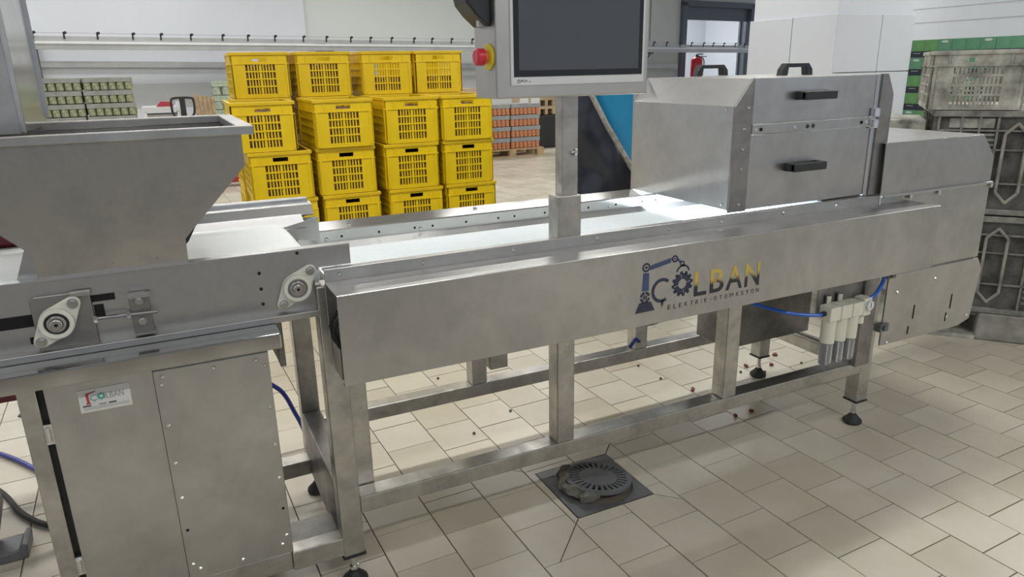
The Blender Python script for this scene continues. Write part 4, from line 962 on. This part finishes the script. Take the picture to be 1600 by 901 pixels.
for i in range(n1 + 1):
    for j in range(n2):
        a = i / n1; b = 2 * PI * j / n2
        th = math.radians(118 + 125 * a); p = Vector((0.945 + (0.128 + 0.008 * math.sin(a * 17)) * math.cos(th), 0.288 + (0.128 + 0.008 * math.sin(a * 11)) * math.sin(th), 0.014))
        r = (0.012 + 0.006 * math.sin(a * 23) + 0.012 * random.random()) * (1 if 0 < i < n1 else 0.3)
        vs.append((p.x + r * 1.3 * math.cos(b), p.y + 0.3 * r * math.cos(b), max(0.002, p.z + r * math.sin(b))))
fs = [[i * n2 + j, (i + 1) * n2 + j, (i + 1) * n2 + (j + 1) % n2, i * n2 + (j + 1) % n2] for i in range(n1) for j in range(n2)]
tag(MB().add(vs, fs).build('wet_rag', 'wet_rag', smooth=True), 'wet grey rag wedged along the left of the round drain grate', 'rag')
# red pepper scraps
for k, (x, y, big) in enumerate(((1.697, 1.083, 0), (1.708, 0.901, 0), (1.757, 0.731, 1), (1.872, 0.665, 0), (1.845, 0.442, 1), (1.745, 0.432, 1), (2.413, 0.861, 1), (2.297, 0.779, 1), (2.180, 0.821, 1), (2.10, 0.782, 0), (2.205, 0.727, 0), (2.448, 0.719, 0), (0.905, 0.943, 0), (0.682, 0.830, 0), (0.744, 1.428, 0))):
    rr = random.Random(k); m = MB(); r = 0.011 if big else 0.008
    for q in range(3 if big else 1):
        ax = rr.uniform(-1, 1) * r * 0.7; ay = rr.uniform(-1, 1) * r * 0.7
        m.lathe([(r * .3, 0.0), (r * .8, r * .25), (r * .75, r * .9), (r * .2, r * 1.3)], x + ax, y + ay, 7, 0.001)
    tag(m.build('pepper_scrap', 'pepper' if big else 'scrap_dark', smooth=True), 'small dark red pepper scrap lying on the floor tiles under the machine', 'food scrap', 'food scraps on the floor')

# ================================================================== LEFT EDGE CLUTTER
tag(MB().tube([(-1.35, 1.80, 0.012), (-1.10, 1.57, 0.012), (-0.92, 1.31, 0.012), (-0.74, 1.02, 0.012), (-0.45, 0.98, 0.10), (-0.20, 1.05, 0.34), (-0.06, 1.05, 0.29), (0.00, 1.05, 0.16), (0.03, 1.04, 0.06), (0.03, 1.02, 0.012)], 0.009).build('air_hose', 'navy_hose'), 'dark blue hose on the floor passing behind the base cabinet', 'hose')
tag(MB().tube([(-1.25, 1.55, 0.012), (-1.05, 1.24, 0.012), (-0.95, 1.03, 0.012), (-0.845, 0.90, 0.012), (-0.70, 0.84, 0.012), (-0.55, 0.82, 0.012)], 0.010).build('power_cable', 'rubber'), 'black cable lying on the floor at the left edge', 'cable')
t = thing('steel_pedestal', (-1.0, 0.82, 0), 'dark grey steel pedestal at the lower left edge', 'pedestal')
MB().prism([(-1.16, 0.0), (-1.00, 0.0), (-0.955, 0.16), (-0.955, 0.24), (-1.16, 0.24)], 'y', 0.80, 0.88).build('foot_plate', 'cast_grey', t, bevel=0.006)
MB().prism([(-1.01, 0.0), (-0.90, 0.0), (-0.895, 0.05), (-0.91, 0.055), (-0.92, 0.035), (-1.01, 0.03)], 'y', 0.76, 0.86).build('toe', 'cast_grey', t, bevel=0.004)
t = thing('steel_bar_stand', (-0.85, 1.2, 0), 'dark grey steel bar on a stand behind the base cabinet', 'stand')
MB().add([(-0.93, 1.15, 0.325), (-0.90, 1.15, 0.345), (-0.60, 1.10, 0.245), (-0.60, 1.10, 0.205), (-0.92, 1.22, 0.325), (-0.89, 1.22, 0.345), (-0.60, 1.17, 0.245), (-0.60, 1.17, 0.205)], [[0, 1, 2, 3], [4, 5, 6, 7], [0, 1, 5, 4], [1, 2, 6, 5], [2, 3, 7, 6], [3, 0, 4, 7]]).build('bar', 'cast_grey', t, bevel=0.008)
B(-0.62, -0.56, 1.10, 1.17, 0.0, 0.25).build('stand', 'cast_grey', t)
t = thing('maroon_tote', (-1.05, 0.9, 0), 'maroon plastic tote standing behind the hopper at the left edge', 'tote')
mb = MB().prism([(-1.40, 0.55), (-0.74, 0.55), (-0.72, 1.04), (-1.42, 1.04)], 'y', 0.72, 1.15); mb.build('tote_body', 'maroon', t, bevel=0.012)
B(-1.44, -0.715, 0.70, 1.17, 1.02, 1.06).build('tote_rim', 'maroon', t, bevel=0.006)
for x in (-1.36, -0.80):
    for y in (0.76, 1.10): B(x - 0.02, x + 0.02, y - 0.02, y + 0.02, 0, 0.55).build('stand_leg', 'tube', t)

# ================================================================== DIRTY CRATES ON THE RIGHT
A45 = math.radians(-51)
def stack_xyz(u, n, z=0.0): return (3.40 + math.cos(A45) * u - math.sin(A45) * n, 0.665 + math.sin(A45) * u + math.cos(A45) * n, z)
pt = thing('plastic_pallet', stack_xyz(0.0, 0.0), 'dirty grey pallet under the dark bins at the right edge', 'pallet', rotz=A45, local=True)
for x0, x1 in ((0.195, 0.95),): B(x0, x1, 0.01, 0.80, 0.0, 0.15).build('block', 'dirty_pallet', pt, bevel=0.01)
B(-0.15, 0.195, 0.05, 0.80, 0.125, 0.15).build('deck_board', 'dirty_pallet', pt)
B(-0.15, 0.195, 0.0, 0.80, 0.0, 0.02).build('skid', 'dirty_light', pt)
def dark_bin(z, label):
    H = 0.535; L0, L1, Dp = -0.153, 0.90, 0.78
    t = thing('plastic_bin', stack_xyz(0, 0.02, z), label, 'bin', 'dark plastic bins at the right edge', rotz=A45, local=True)
    B(L0 + 0.02, L1, 0.02, Dp, 0.006, H - 0.03).build('bin_body', 'dirty_dark', t)
    def fr(name, x0, x1, z0, z1, d=0.018, mat='dirty_rib'): B(x0, x1, 0.02 - d, 0.02, z0, z1).build(name, mat, t)
    B(L0, L1, -0.004, Dp, H - 0.035, H - 0.004).build('rim', 'dirty_rib', t, bevel=0.004)
    B(L0, L1, 0.0, Dp, 0.002, 0.03).build('base_rim', 'dirty_rib', t, bevel=0.004)
    for zz in (H * 0.30, H * 0.62, H * 0.80): fr('rib', L0 + 0.02, L1, zz, zz + 0.008)
    for xx in (L0 + 0.02, -0.03, 0.05, 0.13, 0.36, 0.45, 0.54): fr('rib', xx, xx + 0.010, 0.03, H - 0.035)
    for xx in (0.165, 0.262):                            # corner frame outlined by chamfered ribs
        fr('rib', xx, xx + 0.012, 0.12, H - 0.12, 0.030, 'dirty_pallet')
    for s_, xx in ((1, 0.171), (-1, 0.268)):
        for zz, dz in ((H - 0.12, 1), (0.12, -1)):
            p = [(xx, zz), (xx + s_ * 0.05, zz + dz * 0.055)]
            MB().cyl((p[0][0], 0.0, p[0][1]), (p[1][0], 0.0, p[1][1]), 0.008, n=6).build('rib', 'dirty_pallet', t)
    for bx0 in (-0.015, 0.063, 0.375, 0.465):            # louvre slats
        for q in range(3):
            fr('slat', bx0, bx0 + 0.065, 0.065 + q * 0.032, 0.078 + q * 0.032, 0.010)
            fr('slat', bx0, bx0 + 0.065, H * 0.66 + q * 0.026, H * 0.66 + 0.012 + q * 0.026, 0.010)
    for k in range(5): B(L0 + 0.004, L0 + 0.02, 0.06 + k * 0.16, 0.07 + k * 0.16, 0.03, H - 0.035).build('rib', 'dirty_rib', t)
    fr('label_panel', -0.08, 0.12, H * 0.83, H * 0.92, 0.006, 'dirty_light')
dark_bin(0.150, 'dark dirty plastic bin on the pallet at the right edge')
dark_bin(0.687, 'dark dirty plastic bin on top of the other dark bin')
t = thing('dirty_crate', stack_xyz(0.010, 0.02, 1.222), 'mud caked pale crate on top of the dark bins', 'crate', rotz=A45, local=True)
crate_parts(t, 0.415, 0.60, 0.290, 'dirty_light', 'dirty_light', rows=4, cols=12)
t2 = thing('dirty_crate', stack_xyz(-0.47, 0.10, 0.0), '', 'crate', rotz=A45, local=True)
tag(t2, 'pale dirty crate stack beside the dark bins behind the discharge cover', 'crate')
for k in range(3):
    B(-0.20, 0.27, -0.0, 0.40, k * 0.39, k * 0.39 + 0.385).build('crate_tier', 'dirty_light', t2, bevel=0.01)
    B(-0.22, 0.29, -0.01, 0.42, k * 0.39 + 0.31, k * 0.39 + 0.386).build('tier_rim', 'dirty_light', t2, bevel=0.008)

# ================================================================== GREEN CARTONS
BX = 10.0; CW, CH = 0.205, 0.252
proto = None
rows_n = 7
rn = ['bottom', 'second', 'third', 'fourth', 'fifth', 'sixth', 'top']
for r in range(rows_n):
    for c in range(10):
        y1 = 6.02 - c * CW; y0 = y1 - CW + 0.004; z0 = r * CH; z1 = z0 + CH - 0.003
        t = thing('green_carton', (BX + 0.15, (y0 + y1) / 2, z0), 'green carton with dark base band, %s tier, %s column from the pillar' % (rn[r], ORD[c]), 'carton', 'green cartons by the right wall')
        dx = random.uniform(0, 0.012)
        g = 'carton_green' if (c + r) % 3 and c < 4 else 'carton_green_cool'
        B(BX + dx, BX + 0.35, y0, y1, z0 + 0.09, z1).build('carton_top', g, t, bevel=0.003)
        B(BX + dx, BX + 0.35, y0, y1, z0, z0 + 0.09).build('base_band', 'carton_dark', t)
        if (c + r) % 3 == 0:
            yy = (y0 + y1) / 2; mb = MB(); el = [(yy + 0.055 * math.cos(a), z0 + 0.215 + 0.016 * math.sin(a)) for a in [2 * PI * i / 16 for i in range(16)]]
            mb.prism(el, 'x', BX + dx - 0.0015, BX + dx).build('badge_print', 'print_pale', t)
        B(BX + dx - 0.0012, BX + dx, y0 + 0.05, y1 - 0.04, z0 + 0.058, z0 + 0.064).build('print_line', 'print_pale', t)
